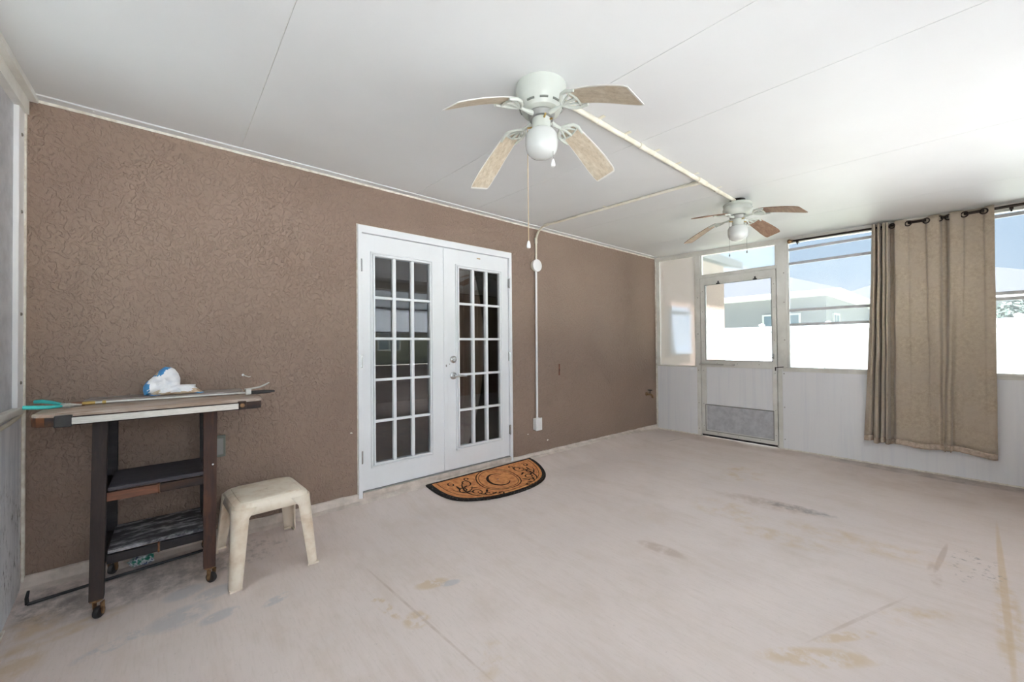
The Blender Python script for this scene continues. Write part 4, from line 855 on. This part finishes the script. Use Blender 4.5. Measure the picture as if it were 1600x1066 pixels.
for sx_ in (-1, 1):
    for sy_ in (-1, 1):
        rows = []
        for j in range(9):
            q = j/8; z = ST-.03-(ST-.03)*q; w = .05+.024*(1-q)+.03*max(0, 1-q*9)**2
            px, py = .19+.022*q, .197+.052*q; cr_ = .045-.02*q
            arc = [(px-w, py)]+[(px-cr_+cr_*math.sin(PI/2*k/5), py-cr_+cr_*math.cos(PI/2*k/5)) for k in range(6)]+[(px, py-w)]
            gx, gy = SP(sx_*px, sy_*py, 0)[:2]
            rows.append([SP(sx_*a_, sy_*b_, z*(1-fz(gx, gy)/.4)+fz(gx, gy)) for a_, b_ in arc])
        o = obj('leg', MB().grid(rows), 'plastic_tan', st, angle=50); md = o.modifiers.new('t', 'SOLIDIFY'); md.thickness = .007; md.offset = 0
        fx_, fy_ = .19+.022-.022, .197+.052-.022
        gx, gy = SP(sx_*fx_, sy_*fy_, 0)[:2]; g_ = fz(gx, gy)
        foot = [SP(sx_*a_, sy_*b_, 0)[:2] for a_, b_ in [(.216, .253), (.158, .251), (.158, .240), (.2, .238), (.203, .195), (.214, .195)]]
        obj('foot', MB().prism(foot, g_+.001, g_+.012), 'plastic_tan', o)

# ------------------------------------------------------------------ work cart
ct = thing('work_cart', 'weathered dark wooden work cart on casters against the brown wall', 'cart', (-.05, 2.87, 0))
TZ = .98; T0, T1, TY0, TY1 = -.462, .388, 2.6, 3.10
top = [(T0+.065, TY0), (T1-.04, TY0), (T1-.008, TY0+.012), (T1, TY0+.06), (T1, TY1-.06), (T1-.06, TY1), (T0+.08, TY1), (T0, TY1-.07), (T0, TY0+.06), (T0+.02, TY0+.02)]
obj('tabletop', MB().prism(top, TZ-.012, TZ), 'wood_top', ct)
ed_ = obj('table_edge', MB().prism([(x*.998-.0001, y*.9995+.0014) for x, y in top], TZ-.052, TZ-.012), 'wood_edge', ct)
obj('end_block', MB().prism([(T0-.001, TY0+.06), (T0+.019, TY0+.02), (T0+.045, TY0+.006), (T0+.045, TY0+.05), (T0+.02, TY1-.09), (T0-.001, TY1-.09)], TZ-.051, TZ-.011), 'wood_amber', ed_)
for i in range(3): obj('tabletop_plank', B((T0+.075, TY0+.012+i*.158, TZ-.002), (T1-.03, TY0+.164+i*.158, TZ+.003), .0015), 'wood_top', ct)
bar = obj('metal_bar', B((-.335, TY0-.022, TZ-.046), (.272, TY0-.012, TZ-.016), .002), 'steel', ct)
obj('bar_clamp', B((-.386, TY0-.024, TZ-.055), (-.333, TY0+.004, TZ-.004), .004), 'black_rubber', bar)
obj('bar_clamp', B((.27, TY0-.018, TZ-.05), (.308, TY0+.004, TZ-.006), .004), 'wood_edge', bar)
obj('bar_bolt', MB().lathe([(0, -.026), (.010, -.025), (.013, -.018), (.013, -.016)], (.289, TY0, TZ-.028), 'y', 14), 'rust_steel', bar)
for x0, x1, xb0, xb1, y0, y1, mt, zb in ((-.282, -.232, -.294, -.244, 2.69, 2.735, 'wood_leg', .088), (.128, .188, .128, .180, 2.69, 2.735, 'wood_red', .085), (-.27, -.222, -.272, -.226, 3.03, 3.07, 'wood_black', .13), (.127, .172, .13, .172, 3.03, 3.07, 'wood_black', .13)):
    mb = MB().add([(xb0, y0, zb), (xb1, y0, zb), (xb1, y1, zb), (xb0, y1, zb), (x0, y0, TZ-.05), (x1, y0, TZ-.05), (x1, y1, TZ-.05), (x0, y1, TZ-.05)], [(0, 1, 2, 3), (4, 5, 6, 7), (0, 1, 5, 4), (1, 2, 6, 5), (2, 3, 7, 6), (3, 0, 4, 7)])
    lg = obj('leg', mb, mt, ct)
    if y0 < 2.8 and x0 > 0: obj('screw', MB().lathe([(0, -.004), (.004, -.003), (.005, 0)], (.168, y0, .635), 'y', 8), 'pvc', lg)
    cx_, cy_ = (xb0+xb1)/2, (y0+y1)/2; g_ = fz(cx_, cy_); rw = .027
    cs = obj('caster', MB().box((cx_-.022, cy_-.022, zb-.006), (cx_+.022, cy_+.022, zb+.001), .002).lathe([(.012, zb-.014), (.018, zb-.012), (.018, zb-.005)], (cx_, cy_, 0), n=16), 'rust_steel', ct)
    A = Matrix.Translation((cx_+.008, cy_-.01, g_+rw+.001)) @ Matrix.Rotation(-.5 if x0 < 0 else .7, 4, 'Z')
    mb = MB()
    for s in (-1, 1):
        pl = [(-.018, .052+zb*0), (.012, .052), (.014, .0), (.004, -.012), (-.008, -.008)]
        vs = [A @ Vector((s*.016+d_, a_*.8, min(b_, zb-g_-rw-.012))) for d_ in (-.0015, .0015) for a_, b_ in pl]
        mb.add(vs, [(0, 1, 2, 3, 4), (9, 8, 7, 6, 5)]+[(k, (k+1) % 5, 5+(k+1) % 5, 5+k) for k in range(5)])
    obj('fork', mb, 'rust_steel', cs)
    wh = MB().lathe([(0, -.012), (.018, -.012), (.025, -.01), (rw, -.004), (rw, .004), (.025, .01), (.018, .012), (0, .012)], (0, 0, 0), 'x', 24); wh.v = [tuple(A @ Vector(v)) for v in wh.v]
    obj('wheel', wh, 'black_rubber', cs)
for zt_, mats, m2 in ((.602, ('wood_tan', 'wood_edge'), 'wood_shelf2'), (.305, ('wood_black', 'wood_black'), 'wood_shelf')):
    sh = obj('shelf', B((-.232, 2.705, zt_-.018), (.130, 3.06, zt_), .003), m2, ct)
    obj('shelf_nosing', B((-.232, 2.696, zt_-.016), (-.052, 2.708, zt_-.002), .002).box((-.05, 2.70, zt_-.018), (.130, 2.708, zt_-.004), .002), m2, sh)
    obj('apron_board', B((-.236, 2.698, zt_-.066), (-.053, 2.716, zt_-.024), .002), mats[0], sh)
    obj('apron_board', B((-.045, 2.702, zt_-.068), (.132, 2.72, zt_-.024), .002), mats[1], sh)
    obj('apron_joint', B((-.054, 2.696, zt_-.07), (-.047, 2.72, zt_-.02), .001), 'wood_amber', sh)
    obj('apron_board', B((-.235, 3.04, zt_-.066), (.132, 3.058, zt_-.02), .002), 'wood_black', sh)
    for xa in (-.262, .14): obj('side_rail', B((xa, 2.73, zt_-.06), (xa+.02, 3.04, zt_-.015), .002), 'wood_black', sh)
# ---- things on the cart
TT = TZ+.0035
pk = obj('loose_plank', MB().prism([(-.34, 2.93), (.30, 2.88), (.335, 2.97), (.33, 3.09), (-.33, 3.095)], TT, TT+.02), 'wood_grey', at=(0, 3.0, TT))
tag(pk, 'thin grey loose plank lying along the back of the work cart top', 'plank')
gr = thing('grabber_tool', 'long metal reach tool with black grip lying across the work cart', 'grabber', (0, 2.82, TT))
gz = TT+.013
def gp(x): return (x, 2.865-.07*(x+.33), gz+.012*(.35-x)*0)
obj('shaft', MB().tube([gp(-.29), gp(.0), gp(.335)], .0055, 10), 'steel', gr)
obj('jaw', MB().tube([gp(-.29), gp(-.31), gp(-.335)], [.008, .009, .007], 10).tube([gp(-.265), gp(-.252)], .009, 10), 'brass', gr)
obj('jaw_tip', MB().box((-.385, 2.862, TT+.002), (-.325, 2.9, TT+.02), .004), 'wood_tan', gr)
obj('grip', MB().tube([gp(.352), gp(.38), gp(.43), gp(.455), gp(.48)], [.010, .011, .011, .009, .004], 12), 'black_rubber', gr)
obj('trigger_mount', MB().box((.33, 2.80, TT+.002), (.358, 2.832, TT+.036), .003), 'steel', gr)
a0 = gp(.33)
obj('trigger_lever', MB().tube([(.325, a0[1], TT+.034), (.36, a0[1]-.002, TT+.036), (.4, a0[1]-.004, TT+.042), (.43, a0[1]-.006, TT+.055), (.452, a0[1]-.008, TT+.068)], [.004, .0055, .0055, .005, .003], 8), 'steel', gr)
pl_ = thing('pliers', 'teal handled pliers lying open on the left end of the work cart', 'pliers', (-.42, 2.84, TT))
obj('handle', MB().tube([(-.505, 2.76, TT+.022), (-.47, 2.765, TT+.018), (-.43, 2.785, TT+.013), (-.395, 2.81, TT+.012)], [.0085, .009, .0085, .006], 10), 'teal', pl_)
obj('handle', MB().tube([(-.50, 2.93, TT+.03), (-.475, 2.925, TT+.03), (-.44, 2.90, TT+.024), (-.40, 2.855, TT+.016)], [.0085, .009, .0085, .006], 10), 'teal', pl_)
obj('jaws', MB().tube([(-.40, 2.81, TT+.012), (-.375, 2.83, TT+.012), (-.335, 2.845, TT+.009)], [.006, .010, .004], 8).tube([(-.402, 2.855, TT+.016), (-.375, 2.835, TT+.012), (-.335, 2.835, TT+.009)], [.006, .010, .004], 8).lathe([(0, TT+.022), (.008, TT+.022), (.009, TT+.001), (0, TT)], (-.377, 2.833, 0), n=12), 'steel', pl_)
# crumpled bag
bg_ = thing('crumpled_bag', 'crumpled white and blue paper bag on the work cart', 'bag', (0, 3.0, TT+.02))
def crum(seed, amp=.3):
    def f_(d):
        q = d*1.7+Vector((seed, seed*2, 0)); c = noise.voronoi(q*1.25)[0]; return 1-amp+amp*1.5*(c[1]-c[0])+.10*noise.noise(q*3)
    return f_
def pillow(name, outl, y0, th, seed, col):
    """crumpled pillow: outline in the x-z plane, puffed out in y; faces coloured by printed band"""
    C = Vector((sum(p[0] for p in outl)/len(outl), sum(p[1] for p in outl)/len(outl))); n_ = 66; P_ = []
    for i in range(n_):
        q = i/n_*len(outl); a = outl[int(q)]; b = outl[(int(q)+1) % len(outl)]; f = q-int(q); P_.append(Vector((a[0]+(b[0]-a[0])*f, a[1]+(b[1]-a[1])*f)))
    rows = []
    for s_, ks in ((-1, (1, .97, .9, .8, .66, .5, .34, .18, .02)), (1, (.97, .85, .6, .3, .02))):
        r_ = []
        for k in ks:
            row = []
            for i, p in enumerate(P_):
                q = C+(p-C)*k; v_ = Vector((q.x*26+seed, q.y*26, s_*3)); cr_ = noise.voronoi(v_*.55)[0]
                d = th*math.sqrt(max(0, 1-k**3))*(.8+.5*(cr_[1]-cr_[0]))+.004*noise.noise(v_*1.6)
                row.append((q.x, y0+s_*d, max(q.y, TT+.0215)))
            r_.append(row)
        rows += r_[::-1] if s_ < 0 else r_
    o = obj(name, MB().grid(rows, True, True), ['bag', 'bag_blue', 'bag_tan'], bg_, angle=32)
    off = bg_.location
    return setmat(o, lambda p: col(p.center+off))
def c1(c):
    n_ = .012*noise.noise(c*30)
    if c.x < -.098+n_ and c.z < 1.085: return 1
    if c.z > 1.06+.62*(c.x+.098)+.03+n_ and c.z > 1.09 and c.x < .012: return 2 if (c.x < -.055+n_ and c.z > 1.115) else 1
    if c.z < 1.012+n_*.5 and c.x < -.09: return 2
    return 0
pillow('bag_body', [(-.118, 1.003), (-.122, 1.03), (-.121, 1.055), (-.108, 1.078), (-.088, 1.098), (-.072, 1.118), (-.052, 1.142), (-.03, 1.16), (-.005, 1.156), (.012, 1.146), (.028, 1.12), (.037, 1.09), (.036, 1.06), (.03, 1.0), (-.04, 1.0)], 3.0, .05, 3, c1)
def c2(c):
    n_ = .012*noise.noise(c*34)
    if c.z < 1.010+n_*.4: return 1 if (c.x < -.055 or c.x > .105) else 2
    return 2 if (c.z < 1.03+n_ and (c.x < -.05 or c.x > .09)) or c.z < 1.02+n_ else 0
pillow('bag_flap', [(-.095, 1.0), (-.085, 1.016), (-.062, 1.03), (-.03, 1.042), (.02, 1.056), (.06, 1.058), (.105, 1.055), (.104, 1.04), (.12, 1.026), (.14, 1.008), (.145, 1.0), (.03, 1.0)], 2.955, .045, 9, c2)
# ---- on the floor behind the cart
rd = thing('metal_rod', 'bent black metal rod lying on the floor along the curb', 'rod', (-.2, 3.0, .05))
rp_ = [(-.525, 2.965), (-.42, 2.975), (-.3, 2.985), (-.1, 3.0), (.1, 3.015), (.2, 3.02)]
obj('shaft', MB().tube([(x, y, fz(x, y)+.010) for x, y in rp_], .0075, 8), 'black_rubber', rd)
obj('bent_end', MB().tube([(-.525, 2.965, fz(-.525, 2.965)+.008), (-.527, 2.967, .075), (-.522, 2.969, .108)], [.0075, .007, .005], 8), 'black_rubber', rd)
pc = MB().ico((0, 0, 0), (.07, .035, .035), 3, crum(5.5, .35)); pc.v = [(x-.13, y+3.05, max(z+.028, .0)+fz(-.13, 3.05)+.001) for x, y, z in pc.v]
po = obj('crumpled_packet', pc, 'packet', at=(-.13, 3.05, fz(-.13, 3.05))); tag(po, 'small crumpled green and white packet on the floor under the work cart', 'packet')
